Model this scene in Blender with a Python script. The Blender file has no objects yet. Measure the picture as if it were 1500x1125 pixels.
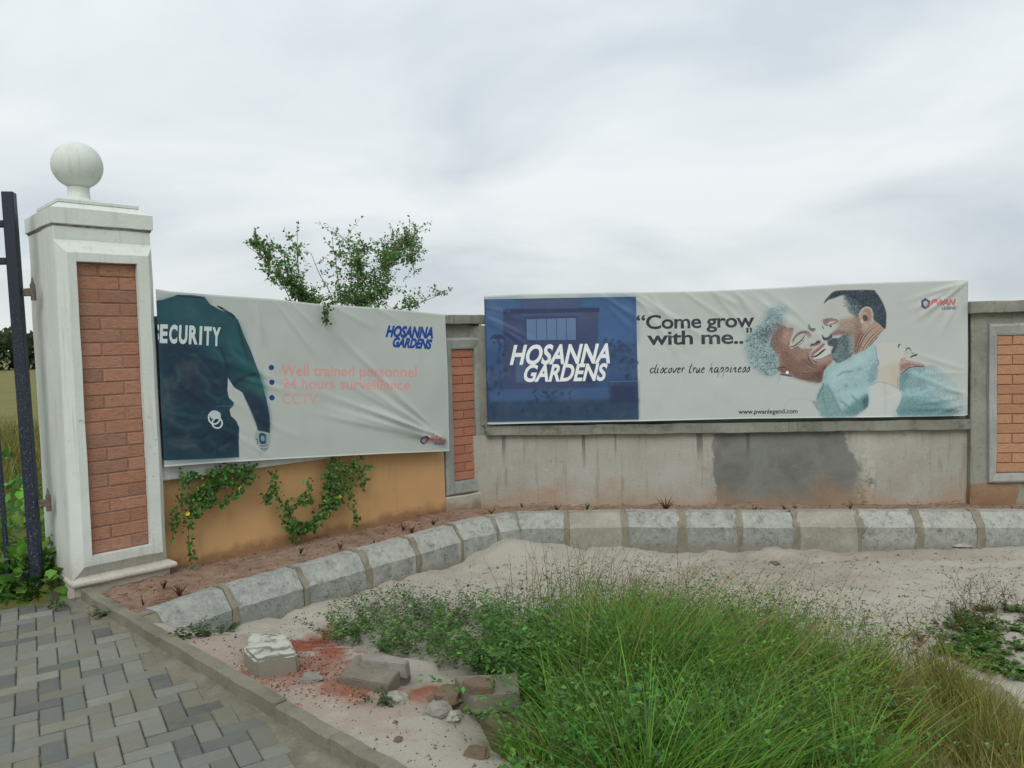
import bpy, bmesh, math, random
import numpy as np
from mathutils import Vector, Matrix, noise as mnoise

# ------------------------------------------------------------------ camera, sky, sun, exposure
sc = bpy.context.scene
COL = sc.collection
F = 1130.0; PITCH = math.atan(57.5/F); ROLL = .026; CAM = np.array([0, 0, 1.5])
R0 = np.array([1, 0, 0.]); U0 = np.array([0, math.sin(PITCH), math.cos(PITCH)])
FW = np.array([0, math.cos(PITCH), -math.sin(PITCH)])
RC = math.cos(ROLL)*R0-math.sin(ROLL)*U0; UC = math.sin(ROLL)*R0+math.cos(ROLL)*U0
cam = bpy.data.cameras.new('camera'); camo = bpy.data.objects.new('camera', cam); COL.objects.link(camo)
cam.sensor_width = 36; cam.lens = 36*F/1500; cam.clip_end = 3000; cam.clip_start = .05
M = Matrix(((RC[0], UC[0], -FW[0], 0), (RC[1], UC[1], -FW[1], 0), (RC[2], UC[2], -FW[2], 1.5), (0, 0, 0, 1)))
camo.matrix_world = M
sc.camera = camo

SUN_EL, SUN_AZ = math.radians(44), math.radians(188)      # azimuth clockwise from +Y
world = bpy.data.worlds.new('World'); sc.world = world; world.use_nodes = True
wn = world.node_tree.nodes; wl = world.node_tree.links; wn.clear()
def W(t, **k):
    n = wn.new(t)
    for a, b in k.items(): setattr(n, a, b)
    return n
wo = W('ShaderNodeOutputWorld'); bg1 = W('ShaderNodeBackground'); bg2 = W('ShaderNodeBackground'); mixs = W('ShaderNodeMixShader')
sky = W('ShaderNodeTexSky', sky_type='NISHITA'); sky.sun_disc = False; sky.sun_elevation = SUN_EL; sky.sun_rotation = SUN_AZ
wl.new(sky.outputs[0], bg1.inputs[0]); bg1.inputs[1].default_value = .1
tc = W('ShaderNodeTexCoord'); sep = W('ShaderNodeSeparateXYZ'); wl.new(tc.outputs['Generated'], sep.inputs[0])
# cloud layer coordinates: direction projected on a flat ceiling
mz = W('ShaderNodeMath', operation='MAXIMUM'); wl.new(sep.outputs[2], mz.inputs[0]); mz.inputs[1].default_value = 0
ma = W('ShaderNodeMath', operation='ADD'); wl.new(mz.outputs[0], ma.inputs[0]); ma.inputs[1].default_value = .30
dv = W('ShaderNodeVectorMath', operation='DIVIDE'); wl.new(tc.outputs['Generated'], dv.inputs[0]); wl.new(ma.outputs[0], dv.inputs[1])
n1 = W('ShaderNodeTexNoise'); n1.inputs['Scale'].default_value = 1.5; n1.inputs['Detail'].default_value = 6; n1.inputs['Roughness'].default_value = .5; n1.inputs['Distortion'].default_value = .35
mp = W('ShaderNodeMapping'); mp.inputs['Scale'].default_value = (.8, 1.0, .4); mp.inputs['Location'].default_value = (3.1, 1.7, 0)
wl.new(dv.outputs[0], mp.inputs[0]); wl.new(mp.outputs[0], n1.inputs['Vector'])
cr = W('ShaderNodeValToRGB'); wl.new(n1.outputs[0], cr.inputs[0])
cr.color_ramp.elements[0].position = .34; cr.color_ramp.elements[0].color = (.57, .63, .68, 1)
cr.color_ramp.elements[1].position = .64; cr.color_ramp.elements[1].color = (.83, .86, .868, 1)
e = cr.color_ramp.elements.new(.5); e.color = (.72, .77, .785, 1)
# overcast sky is brighter towards the zenith
gr = W('ShaderNodeMapRange'); wl.new(sep.outputs[2], gr.inputs[0]); gr.inputs[1].default_value = 0; gr.inputs[2].default_value = 1
gr.inputs[3].default_value = .86; gr.inputs[4].default_value = 1.45
wl.new(cr.outputs[0], bg2.inputs[0]); wl.new(gr.outputs[0], bg2.inputs[1])
mixs.inputs[0].default_value = .93
wl.new(bg1.outputs[0], mixs.inputs[1]); wl.new(bg2.outputs[0], mixs.inputs[2]); wl.new(mixs.outputs[0], wo.inputs[0])

sl = bpy.data.lights.new('sun', 'SUN'); sl.energy = 1.5; sl.angle = math.radians(35); sl.color = (1, .97, .92)
so = bpy.data.objects.new('sun', sl); COL.objects.link(so)
sd = Vector((math.sin(SUN_AZ)*math.cos(SUN_EL), math.cos(SUN_AZ)*math.cos(SUN_EL), math.sin(SUN_EL)))
so.rotation_euler = sd.to_track_quat('Z', 'Y').to_euler(); so.location = sd*30
sc.view_settings.view_transform = 'Standard'; sc.view_settings.look = 'None'; sc.view_settings.exposure = .14; sc.view_settings.gamma = 1
sc.render.engine = 'CYCLES'
sc.cycles.max_bounces = 6; sc.cycles.transparent_max_bounces = 6; sc.cycles.use_denoising = True

# ------------------------------------------------------------------ helpers
rng = np.random.default_rng(7); random.seed(7)
def ray(u, v): return FW+(u-750)/F*RC-(v-562.5)/F*UC
def onz(u, v, z=0.):
    d = ray(u, v); return CAM+d*(z-CAM[2])/d[2]
def pix(P):
    q = np.asarray(P)-CAM; w = q@FW; return 750+F*(q@RC)/w, 562.5-F*(q@UC)/w
def hitplane(u, v, P, n):
    d = ray(u, v); return CAM+d*((np.asarray(P)-CAM)@n)/(d@n)

def hash2(ix, iy, seed):
    h = (ix.astype(np.int64)*374761393+iy.astype(np.int64)*668265263+seed*974634777) & 0x7fffffff
    h = ((h ^ (h >> 13))*1274126177) & 0x7fffffff
    h = (h ^ (h >> 16)) & 0xffff
    return h/65535.0
def vnoise(x, y, seed=0):
    x = np.asarray(x, float); y = np.asarray(y, float)
    ix = np.floor(x).astype(np.int64); iy = np.floor(y).astype(np.int64); fx = x-ix; fy = y-iy
    fx = fx*fx*(3-2*fx); fy = fy*fy*(3-2*fy)
    a = hash2(ix, iy, seed); b = hash2(ix+1, iy, seed); c = hash2(ix, iy+1, seed); d = hash2(ix+1, iy+1, seed)
    return (a*(1-fx)+b*fx)*(1-fy)+(c*(1-fx)+d*fx)*fy
def fbm(x, y, seed=0, o=4):
    s = 0; a = .5; t = 0
    for k in range(o):
        s = s+a*vnoise(np.asarray(x)*2**k, np.asarray(y)*2**k, seed+k*17); t += a; a *= .5
    return s/t
def inpoly(x, y, poly):
    x = np.asarray(x); y = np.asarray(y); r = np.zeros(x.shape, bool); n = len(poly)
    for i in range(n):
        x0, y0 = poly[i][:2]; x1, y1 = poly[(i+1) % n][:2]
        c = ((y0 > y) != (y1 > y)); 
        with np.errstate(divide='ignore', invalid='ignore'):
            r ^= c & (x < (x1-x0)*(y-y0)/((y1-y0) if y1 != y0 else 1e-9)+x0)
    return r
def polydist(x, y, pl):
    """distance to an open polyline"""
    d = np.full(np.shape(x), 1e9)
    for (x0, y0), (x1, y1) in zip(pl[:-1], pl[1:]):
        dx, dy = x1-x0, y1-y0; t = np.clip(((x-x0)*dx+(y-y0)*dy)/(dx*dx+dy*dy+1e-12), 0, 1)
        d = np.minimum(d, np.hypot(x-x0-t*dx, y-y0-t*dy))
    return d
def sstep(a, b, x):
    t = np.clip((x-a)/(b-a), 0, 1); return t*t*(3-2*t)

def tag(o, label=None, cat=None, group=None, kind=None):
    if label: o['label'] = label
    if cat: o['category'] = cat
    if group: o['group'] = group
    if kind: o['kind'] = kind
    return o
def empty(name, loc=(0, 0, 0), rz=0, **k):
    o = bpy.data.objects.new(name, None); COL.objects.link(o); o.location = loc; o.rotation_euler = (0, 0, rz)
    o.empty_display_size = .1
    return tag(o, **k)
def link(name, me, mat=None, parent=None, **k):
    o = bpy.data.objects.new(name, me); COL.objects.link(o)
    if mat is not None and not me.materials: me.materials.append(mat)
    if parent is not None: o.parent = parent
    return tag(o, **k)
def bmobj(name, bm, mat, parent=None, smooth=False, **k):
    bmesh.ops.recalc_face_normals(bm, faces=bm.faces)
    me = bpy.data.meshes.new(name); bm.to_mesh(me); bm.free()
    if smooth: me.shade_smooth()
    return link(name, me, mat, parent, **k)
def npmesh(name, V, Fc, attr=None, smooth=False, extra=None):
    """V (n,3); Fc (m,k); attr (n,3) colour called tint"""
    me = bpy.data.meshes.new(name); V = np.ascontiguousarray(V, np.float32); Fc = np.ascontiguousarray(Fc, np.int32)
    n = len(V); m, k = Fc.shape
    me.vertices.add(n); me.vertices.foreach_set('co', V.ravel())
    me.loops.add(m*k); me.loops.foreach_set('vertex_index', Fc.ravel())
    me.polygons.add(m); me.polygons.foreach_set('loop_start', np.arange(m, dtype=np.int32)*k)
    me.polygons.foreach_set('loop_total', np.full(m, k, np.int32))
    if smooth: me.polygons.foreach_set('use_smooth', np.ones(m, bool))
    if attr is not None:
        a = me.color_attributes.new('tint', 'FLOAT_COLOR', 'POINT')
        c = np.ones((n, 4), np.float32); c[:, :3] = attr; a.data.foreach_set('color', c.ravel())
    me.update(calc_edges=True); return me
def box(bm, x0, x1, y0, y1, z0, z1, bev=0, zt=None, seg=1):
    """zt: (z at x0, z at x1) of the top"""
    za, zb = zt if zt else (z1, z1)
    vs = [bm.verts.new(p) for p in ((x0, y0, z0), (x1, y0, z0), (x1, y1, z0), (x0, y1, z0), (x0, y0, za), (x1, y0, zb), (x1, y1, zb), (x0, y1, za))]
    fs = [bm.faces.new([vs[i] for i in f]) for f in ((0, 1, 5, 4), (1, 2, 6, 5), (2, 3, 7, 6), (3, 0, 4, 7), (4, 5, 6, 7), (3, 2, 1, 0))]
    if bev:
        es = list({e for f in fs for e in f.edges})
        bmesh.ops.bevel(bm, geom=es, offset=bev, segments=seg, affect='EDGES')
    return vs
def loops_mesh(bm, loops, close=True, capa=False, capb=False):
    L = [[bm.verts.new(p) for p in lp] for lp in loops]
    n = len(L[0])
    for a, b in zip(L[:-1], L[1:]):
        for i in range(n if close else n-1):
            j = (i+1) % n
            bm.faces.new((a[i], a[j], b[j], b[i]))
    if capa: bm.faces.new(L[0][::-1])
    if capb: bm.faces.new(L[-1])
    return L
def frame_sweep(bm, x0, x1, z0, z1, prof):
    """prof: list of (inset, y); a picture frame moulding in the local xz plane"""
    loops = []
    for ins, y in prof:
        loops.append([(x0+ins, y, z0+ins), (x1-ins, y, z0+ins), (x1-ins, y, z1-ins), (x0+ins, y, z1-ins)])
    loops_mesh(bm, loops)
def rough(bm, amp, scale=6, seed=0, cuts=0):
    if cuts: bmesh.ops.subdivide_edges(bm, edges=bm.edges, cuts=cuts, use_grid_fill=True)
    for v in bm.verts:
        q = v.co*scale+Vector((seed*7.3, seed*1.7, seed*3.1))
        v.co += Vector((mnoise.noise(q), mnoise.noise(q+Vector((31, 0, 0))), mnoise.noise(q+Vector((0, 47, 0)))))*amp
def tube_np(pts, rad, k=5):
    P = np.asarray(pts, float); n = len(P); rad = np.broadcast_to(rad, (n,))
    T = np.gradient(P, axis=0); T /= np.linalg.norm(T, axis=1)[:, None]+1e-9
    ref = np.array([.31, .2, .93]); A = np.cross(T, ref); A /= np.linalg.norm(A, axis=1)[:, None]+1e-9; B = np.cross(T, A)
    an = np.arange(k)*2*math.pi/k
    V = P[:, None]+rad[:, None, None]*(np.cos(an)[None, :, None]*A[:, None]+np.sin(an)[None, :, None]*B[:, None])
    V = V.reshape(-1, 3); f = []
    for i in range(n-1):
        for j in range(k):
            a = i*k+j; b = i*k+(j+1) % k; f.append((a, b, b+k, a+k))
    return V, np.array(f)
def join(parts):
    V = []; Fc = []; o = 0
    for v, f in parts: V.append(v); Fc.append(f+o); o += len(v)
    return np.concatenate(V), np.concatenate(Fc)

# ------------------------------------------------------------------ materials
class NT:
    def __init__(s, name):
        s.m = bpy.data.materials.new(name); s.m.use_nodes = True; s.t = s.m.node_tree; s.n = s.t.nodes; s.n.clear()
        s.out = s.n.new('ShaderNodeOutputMaterial'); s.b = s.n.new('ShaderNodeBsdfPrincipled'); s.t.links.new(s.b.outputs[0], s.out.inputs[0])
        s.b.inputs['Specular IOR Level'].default_value = .25
        s.co = s.n.new('ShaderNodeTexCoord'); s.obj = s.co.outputs['Object']
        s.geo = None
    def L(s, a, b): s.t.links.new(a, b)
    def world(s):
        if not s.geo: s.geo = s.n.new('ShaderNodeNewGeometry')
        return s.geo.outputs['Position']
    def noise(s, scale, detail=4, rough=.55, vec=None, dist=0, stretch=None):
        n = s.n.new('ShaderNodeTexNoise'); n.inputs['Scale'].default_value = scale; n.inputs['Detail'].default_value = detail
        n.inputs['Roughness'].default_value = rough; n.inputs['Distortion'].default_value = dist
        v = vec or s.obj
        if stretch:
            m = s.n.new('ShaderNodeMapping'); m.inputs['Scale'].default_value = stretch; s.L(v, m.inputs[0]); v = m.outputs[0]
        s.L(v, n.inputs['Vector']); return n.outputs[0]
    def ramp(s, fac, stops, interp='LINEAR'):
        r = s.n.new('ShaderNodeValToRGB'); s.L(fac, r.inputs[0]); el = r.color_ramp.elements; r.color_ramp.interpolation = interp
        for i, (p, c) in enumerate(stops):
            e = el[i] if i < 2 else el.new(p)
            e.position = p
            e.color = (c, c, c, 1) if not hasattr(c, '__len__') else (*c, 1)
        return r.outputs[0]
    def mix(s, fac, a, b, mode='MIX'):
        m = s.n.new('ShaderNodeMix'); m.data_type = 'RGBA'; m.blend_type = mode
        for sock, v in ((m.inputs[0], fac), (m.inputs[6], a), (m.inputs[7], b)):
            if hasattr(v, 'is_linked') or isinstance(v, bpy.types.NodeSocket): s.L(v, sock)
            else: sock.default_value = (*v, 1) if hasattr(v, '__len__') else v
        return m.outputs[2]
    def math(s, op, a, b=0, clamp=False):
        m = s.n.new('ShaderNodeMath'); m.operation = op; m.use_clamp = clamp
        for i, v in enumerate((a, b)):
            if isinstance(v, bpy.types.NodeSocket): s.L(v, m.inputs[i])
            else: m.inputs[i].default_value = v
        return m.outputs[0]
    def rng(s, v, a, b, c=0, d=1, smooth=True):
        m = s.n.new('ShaderNodeMapRange'); m.interpolation_type = 'SMOOTHSTEP' if smooth else 'LINEAR'
        s.L(v, m.inputs[0])
        for i, x in enumerate((a, b, c, d)): m.inputs[i+1].default_value = x
        return m.outputs[0]
    def xyz(s, v=None):
        x = s.n.new('ShaderNodeSeparateXYZ'); s.L(v or s.obj, x.inputs[0]); return x.outputs
    def col(s, v):
        if isinstance(v, bpy.types.NodeSocket): s.L(v, s.b.inputs['Base Color'])
        else: s.b.inputs['Base Color'].default_value = (*v, 1)
    def rough(s, v):
        if isinstance(v, bpy.types.NodeSocket): s.L(v, s.b.inputs['Roughness'])
        else: s.b.inputs['Roughness'].default_value = v
    def bump(s, h, strength=.5, dist=.01):
        b = s.n.new('ShaderNodeBump'); b.inputs['Strength'].default_value = strength; b.inputs['Distance'].default_value = dist
        s.L(h, b.inputs['Height']); s.L(b.outputs[0], s.b.inputs['Normal'])
    def attr(s, name='tint'):
        a = s.n.new('ShaderNodeAttribute'); a.attribute_name = name; return a.outputs['Color']
    def orand(s):
        return s.n.new('ShaderNodeObjectInfo').outputs['Random']
    def trans(s, col, w=.3):
        tb = s.n.new('ShaderNodeBsdfTranslucent'); mx = s.n.new('ShaderNodeMixShader'); mx.inputs[0].default_value = w
        if isinstance(col, bpy.types.NodeSocket): s.L(col, tb.inputs[0])
        else: tb.inputs[0].default_value = (*col, 1)
        s.L(s.b.outputs[0], mx.inputs[1]); s.L(tb.outputs[0], mx.inputs[2]); s.L(mx.outputs[0], s.out.inputs[0])

def concrete(name, c, var=.35, stain=(.10, .095, .08), st=.5, scale=3, soil=None, bumps=.5, streak=0, moss=0):
    t = NT(name); w = t.world()
    a = t.noise(scale, 6, .65, w); b = t.noise(scale*9, 5, .7, w); f = t.noise(120, 3, .6, w)
    lo = tuple(x*(1-var) for x in c); hi = tuple(min(1, x*(1+var*.55)) for x in c)
    k = t.ramp(a, [(.3, lo), (.7, hi)])
    k = t.mix(t.rng(b, .52, .72, 0, st), k, stain)
    k = t.mix(t.rng(f, .3, .75, .0, .3), k, tuple(x*.6 for x in c))
    if streak:
        s_ = t.noise(5, 4, .6, w, stretch=(6, 6, .5)); k = t.mix(t.rng(s_, .55, .72, 0, streak), k, stain)
    if moss:
        s_ = t.noise(4, 5, .7, w); k = t.mix(t.rng(s_, .5, .66, 0, moss), k, (.055, .06, .035))
    if soil:   # (z0, z1): splashed with red soil low down
        z = t.xyz(w)[2]; zz = t.math('ADD', z, t.math('MULTIPLY', t.math('SUBTRACT', t.noise(7, 4, .6, w), .5), .35))
        k = t.mix(t.rng(zz, soil[0], soil[1], .75, 0), k, (.21, .115, .06))
    t.col(k); t.rough(.9)
    h = t.math('ADD', t.math('MULTIPLY', b, .6), t.math('MULTIPLY', f, .5)); t.bump(h, bumps, .01)
    return t.m
MT = {}
MT['concrete'] = concrete('bare_concrete', (.27, .27, .225), .3, streak=.5, moss=.25)
MT['concrete_moss'] = concrete('weathered_coping', (.25, .25, .21), .35, streak=.6, moss=.55)
MT['grey_paint'] = concrete('grey_mould_paint', (.33, .345, .315), .25, st=.35, streak=.4)
MT['plinth'] = concrete('pale_plinth', (.44, .41, .335), .2, st=.35, soil=(.16, .30))
MT['edging'] = concrete('edging_concrete', (.20, .188, .14), .3, st=.45, scale=5, moss=.35)
MT['mortar'] = concrete('kerb_mortar', (.235, .215, .16), .25, st=.3, scale=6)
MT['infill'] = concrete('cement_infill', (.19, .175, .13), .4, st=.6, scale=9, moss=.3)
MT['cementjoint'] = concrete('brick_mortar', (.33, .20, .14), .25, st=.3, scale=12)

def kerbmat():
    t = NT('painted_kerb'); w = t.world(); r = t.orand()
    a = t.noise(9, 6, .75, w, dist=.8); b = t.noise(24, 8, .8, w, dist=.4); f = t.noise(130, 3, .6, w)
    base = t.ramp(r, [(0, (.34, .35, .31)), (.35, (.265, .28, .255)), (.6, (.36, .36, .31)), (.8, (.25, .265, .245)), (1, (.39, .39, .34))])
    k = t.mix(t.rng(a, .45, .58, 0, .75), base, (.215, .23, .21))
    k = t.mix(t.rng(b, .54, .64, 0, .6), k, (.44, .45, .41))
    k = t.mix(t.rng(b, .46, .39, 0, .85), k, (.115, .128, .12))
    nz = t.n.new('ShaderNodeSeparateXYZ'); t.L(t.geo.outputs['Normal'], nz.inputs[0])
    k = t.mix(t.math('MULTIPLY', t.rng(nz.outputs[2], .3, .6, 0, 1), t.rng(t.noise(9, 6, .75, w), .42, .62, 0, .6)), k, (.42, .425, .38))   # paler patches on the upward faces
    z = t.xyz(w)[2]; zz = t.math('ADD', z, t.math('MULTIPLY', t.math('SUBTRACT', a, .5), .12))
    k = t.mix(t.rng(zz, .0, .07, .55, 0), k, (.19, .15, .11))
    k = t.mix(t.rng(f, .35, .75, 0, .25), k, (.1, .1, .09))
    t.col(k); t.rough(.85); t.bump(t.math('ADD', b, t.math('MULTIPLY', f, .5)), .6, .008); return t.m
MT['kerb'] = kerbmat(); MT['kerb_skim'] = concrete('skimmed_kerb', (.31, .295, .24), .3, stain=(.45, .44, .38), st=.6, scale=6)

def whitepaint():
    t = NT('old_white_paint'); w = t.world()
    a = t.noise(2.5, 5, .6, w); s_ = t.noise(6, 5, .65, w, stretch=(5, 5, .35)); f = t.noise(60, 4, .6, w)
    k = t.ramp(a, [(.3, (.55, .59, .545)), (.7, (.62, .65, .60))])
    k = t.mix(t.rng(s_, .50, .70, 0, .45), k, (.40, .41, .36))
    k = t.mix(t.rng(t.noise(17, 6, .78, w), .62, .68, 0, .6), k, (.25, .25, .21))
    z = t.xyz(w)[2]; zz = t.math('ADD', z, t.math('MULTIPLY', t.math('SUBTRACT', f, .5), .22))
    k = t.mix(t.rng(zz, .20, .48, .65, 0), k, (.36, .29, .21))
    t.col(k); t.rough(.6); t.bump(t.math('ADD', a, t.math('MULTIPLY', f, .25)), .3, .02); return t.m
MT['white'] = whitepaint()
def shadow_line():
    t = NT('painted_shadow_line'); w = t.world(); k = t.ramp(t.noise(30, 5, .7, w), [(.3, (.07, .075, .055)), (.7, (.3, .31, .27))]); t.col(k); t.rough(.95); return t.m  # mottled dark tone standing in for the shade below the pillar cap
MT['shadow_line'] = shadow_line()

def brickmat(name, cols, dark=.4):
    t = NT(name); r = t.orand(); w = t.world()
    base = t.ramp(r, [(i/(len(cols)-1), c) for i, c in enumerate(cols)])
    a = t.noise(35, 6, .75, w, stretch=(1, 1, 3)); f = t.noise(160, 4, .7, w)
    k = t.mix(t.rng(a, .42, .75, 0, dark), base, (.12, .062, .042))
    k = t.mix(t.rng(f, .5, .8, 0, .5), k, (.40, .25, .17))
    k = t.mix(t.rng(f, .4, .25, 0, .6), k, (.10, .055, .04))
    t.col(k); t.rough(.92); t.bump(t.math('ADD', a, f), .8, .008); return t.m
MT['brick1'] = brickmat('rough_brick', [(.42, .205, .13), (.46, .235, .155), (.37, .18, .115), (.44, .22, .145), (.31, .17, .12), (.48, .25, .165)], .6)
MT['brick2'] = brickmat('smooth_brick', [(.43, .185, .115), (.47, .205, .13), (.39, .165, .10), (.49, .225, .14)], .4)
MT['brick3'] = brickmat('tan_brick', [(.45, .235, .13), (.50, .265, .155), (.41, .205, .115), (.48, .25, .15)], .4)

def wallmat():
    t = NT('patched_render'); w = t.world(); x, y, z = t.xyz()
    a = t.noise(2.2, 6, .65, dist=.3); b = t.noise(16, 6, .72); f = t.noise(90, 4, .65); s_ = t.noise(7, 4, .6, stretch=(3, 3, .35))
    k = t.ramp(a, [(.25, (.29, .275, .225)), (.5, (.36, .35, .30)), (.75, (.40, .40, .365))])
    k = t.mix(t.rng(s_, .52, .72, 0, .45), k, (.15, .15, .125))
    k = t.mix(t.rng(b, .60, .70, 0, .7), k, (.10, .10, .085))
    k = t.mix(t.rng(b, .42, .33, 0, .5), k, (.47, .47, .43))
    # the newer dark cement patch between two ragged edges
    jag = t.math('MULTIPLY', t.math('SUBTRACT', t.noise(6, 6, .7), .5), .22)
    xx = t.math('ADD', x, jag)
    inn = t.math('MULTIPLY', t.rng(xx, 1.775, 1.80, 0, 1), t.rng(t.math('ADD', xx, t.rng(z, .1, .5, -.06, .16)), 2.93, 2.96, 1, 0))
    pk = t.ramp(t.noise(4, 6, .7, dist=.5), [(.3, (.125, .128, .108)), (.7, (.205, .215, .195))])
    pk = t.mix(t.rng(b, .62, .7, 0, .5), pk, (.27, .28, .26))
    k = t.mix(inn, k, pk)
    rim = t.math('MULTIPLY', t.rng(xx, 2.82, 2.93, 0, 1), t.rng(xx, 3.05, 2.96, 0, 1))
    k = t.mix(t.math('MULTIPLY', rim, t.rng(b, .4, .55, 0, .8)), k, (.44, .43, .37))
    # thin drips under the ledge and soil splash at the foot
    dr = t.math('MULTIPLY', t.rng(t.noise(11, 3, .5, stretch=(1, 1, .02)), .60, .66), t.rng(t.math('ADD', z, t.math('MULTIPLY', a, .5)), .55, .75))
    k = t.mix(t.math('MULTIPLY', dr, .7), k, (.085, .085, .07))
    zz = t.math('ADD', z, t.math('MULTIPLY', t.math('SUBTRACT', t.noise(3.2, 6, .7), .5), -.8))
    k = t.mix(t.rng(zz, -.10, .22, .6, 0), k, (.36, .21, .11))
    k = t.mix(t.rng(f, .35, .8, 0, .22), k, (.12, .115, .1))
    t.col(k); t.rough(.92); t.bump(t.math('ADD', t.math('MULTIPLY', b, .8), f), .5, .008); return t.m
MT['wall'] = wallmat()
def orangemat():
    t = NT('ochre_render'); x, y, z = t.xyz(); a = t.noise(1.6, 5, .6); f = t.noise(70, 4, .6)
    k = t.ramp(a, [(.3, (.47, .28, .125)), (.7, (.54, .325, .15))])
    k = t.mix(t.rng(t.noise(4, 6, .75, stretch=(2, 2, .5)), .5, .72, 0, .45), k, (.36, .22, .11))
    zz = t.math('ADD', z, t.math('MULTIPLY', t.math('SUBTRACT', t.noise(9, 4, .6), .5), .16))
    k = t.mix(t.rng(zz, .0, .09, .7, 0), k, (.17, .085, .045))
    t.col(k); t.rough(.8); t.bump(t.math('ADD', f, t.math('MULTIPLY', a, 2)), .3, .006); return t.m
MT['orange'] = orangemat()

def paver():
    t = NT('paver'); r = t.orand(); w = t.world()
    base = t.ramp(r, [(0, (.135, .145, .13)), (.14, (.19, .20, .175)), (.28, (.085, .095, .095)), (.42, (.175, .17, .13)), (.56, (.15, .165, .15)), (.70, (.06, .07, .073)), (.84, (.22, .225, .19)), (1, (.13, .122, .09))], 'LINEAR')
    a = t.noise(14, 6, .7, w); f = t.noise(200, 4, .7, w); g = t.noise(2.2, 4, .6, w)
    k = t.mix(t.rng(a, .35, .7, 0, .5), base, (.165, .16, .12))
    k = t.mix(t.rng(g, .45, .65, 0, .35), k, (.15, .135, .09))
    k = t.mix(t.rng(f, .55, .8, 0, .5), k, (.27, .27, .23)); k = t.mix(t.rng(f, .42, .28, 0, .5), k, (.045, .045, .04))
    t.col(k); t.rough(t.rng(a, .3, .7, .6, .95)); t.bump(t.math('ADD', a, f), .5, .006); return t.m
MT['paver'] = paver()
def grout():
    t = NT('joint_sand'); w = t.world(); k = t.ramp(t.noise(20, 6, .7, w), [(.35, (.055, .05, .035)), (.6, (.14, .125, .09)), (.75, (.30, .28, .22))])
    t.col(k); t.rough(.95); t.bump(t.noise(150, 3, .6, w), .6, .006); return t.m
MT['grout'] = grout()

def sandmat():
    t = NT('sand'); w = t.world(); at = t.attr()
    a = t.noise(1.3, 6, .6, w); b = t.noise(9, 6, .7, w); f = t.noise(70, 5, .75, w); g = t.noise(260, 3, .7, w)
    k = t.mix(t.rng(a, .35, .65, 0, .35), at, (.40, .355, .28))
    k = t.mix(.45, k, at)
    k = t.mix(t.rng(b, .52, .70, 0, .45), k, (.40, .355, .28))
    k = t.mix(t.rng(f, .62, .70, 0, .75), k, (.15, .125, .09))
    k = t.mix(t.rng(f, .40, .30, 0, .5), k, (.62, .58, .50))
    k = t.mix(t.rng(g, .30, .7, .35, 0), k, (.12, .10, .08))
    t.col(k); t.rough(.97); t.bump(t.math('ADD', t.math('MULTIPLY', f, 1.2), g), .7, .012); return t.m
MT['sand'] = sandmat()
def soilmat():
    t = NT('red_soil'); w = t.world()
    a = t.noise(3.5, 6, .65, w); b = t.noise(18, 6, .7, w); f = t.noise(90, 5, .75, w)
    k = t.ramp(a, [(.3, (.25, .155, .105)), (.5, (.34, .235, .17)), (.7, (.20, .10, .06))])
    k = t.mix(t.rng(b, .5, .68, 0, .6), k, (.40, .31, .23)); k = t.mix(t.rng(b, .45, .33, 0, .7), k, (.15, .055, .033))
    k = t.mix(t.rng(f, .58, .68, 0, .7), k, (.065, .04, .028)); k = t.mix(t.rng(f, .40, .32, 0, .5), k, (.36, .29, .23))
    t.col(k); t.rough(.97); t.bump(t.math('ADD', b, t.math('MULTIPLY', f, 1.2)), .9, .015); return t.m
MT['soil'] = soilmat()
def fieldmat():
    t = NT('field_grass'); w = t.world()
    k = t.ramp(t.noise(.6, 6, .7, w), [(.3, (.10, .115, .03)), (.55, (.17, .15, .045)), (.75, (.09, .12, .03))])
    k = t.mix(t.rng(t.noise(14, 5, .7, w), .45, .65, 0, .5), k, (.06, .08, .02)); t.col(k); t.rough(1.); return t.m
MT['field'] = fieldmat()
def leafmat(name, w=.3, spec=.25, ro=.55):
    t = NT(name); at = t.attr(); t.col(at); t.rough(ro); t.b.inputs['Specular IOR Level'].default_value = spec
    t.trans(t.mix(.5, at, (.16, .22, .03), 'MIX'), w); return t.m
MT['leaf'] = leafmat('leaf'); MT['grass'] = leafmat('grass_blade', .3, .2, .6)
def plain(name, c, ro=.8, var=.2, sc_=30, metal=0, bump=.3):
    t = NT(name); a = t.noise(sc_, 5, .65, t.world()); t.col(t.ramp(a, [(.3, tuple(x*(1-var) for x in c)), (.7, tuple(min(1, x*(1+var)) for x in c))]))
    t.rough(ro); t.b.inputs['Metallic'].default_value = metal; t.bump(a, bump, .004); return t.m
MT['bark'] = plain('bark', (.13, .10, .065), .9, .35)
MT['greenstem'] = plain('green_stem', (.09, .12, .04), .7)
MT['dryseed'] = plain('dry_plant', (.16, .085, .05), .9, .4)
MT['petal'] = plain('yellow_petal', (.75, .50, .03), .6, .1)
MT['pink'] = plain('pink_petal', (.62, .20, .16), .6, .2)
MT['rust'] = plain('hinge_metal', (.13, .11, .085), .7, .5, 80)
def gatepaint():
    t = NT('gate_paint'); w = t.world(); f = t.noise(190, 4, .8, w, stretch=(1, 1, .45)); z = t.xyz(w)[2]
    m = t.math('MULTIPLY', t.rng(f, .585, .63), t.rng(z, 1.1, 1.9, 1, .15))
    k = t.mix(m, (.012, .018, .032), (.20, .22, .23)); k = t.mix(t.rng(t.noise(9, 5, .7, w), .64, .72, 0, .8), k, (.13, .085, .06))
    t.col(k); t.rough(.5); t.b.inputs['Specular IOR Level'].default_value = .4; return t.m
MT['gate'] = gatepaint()
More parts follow.
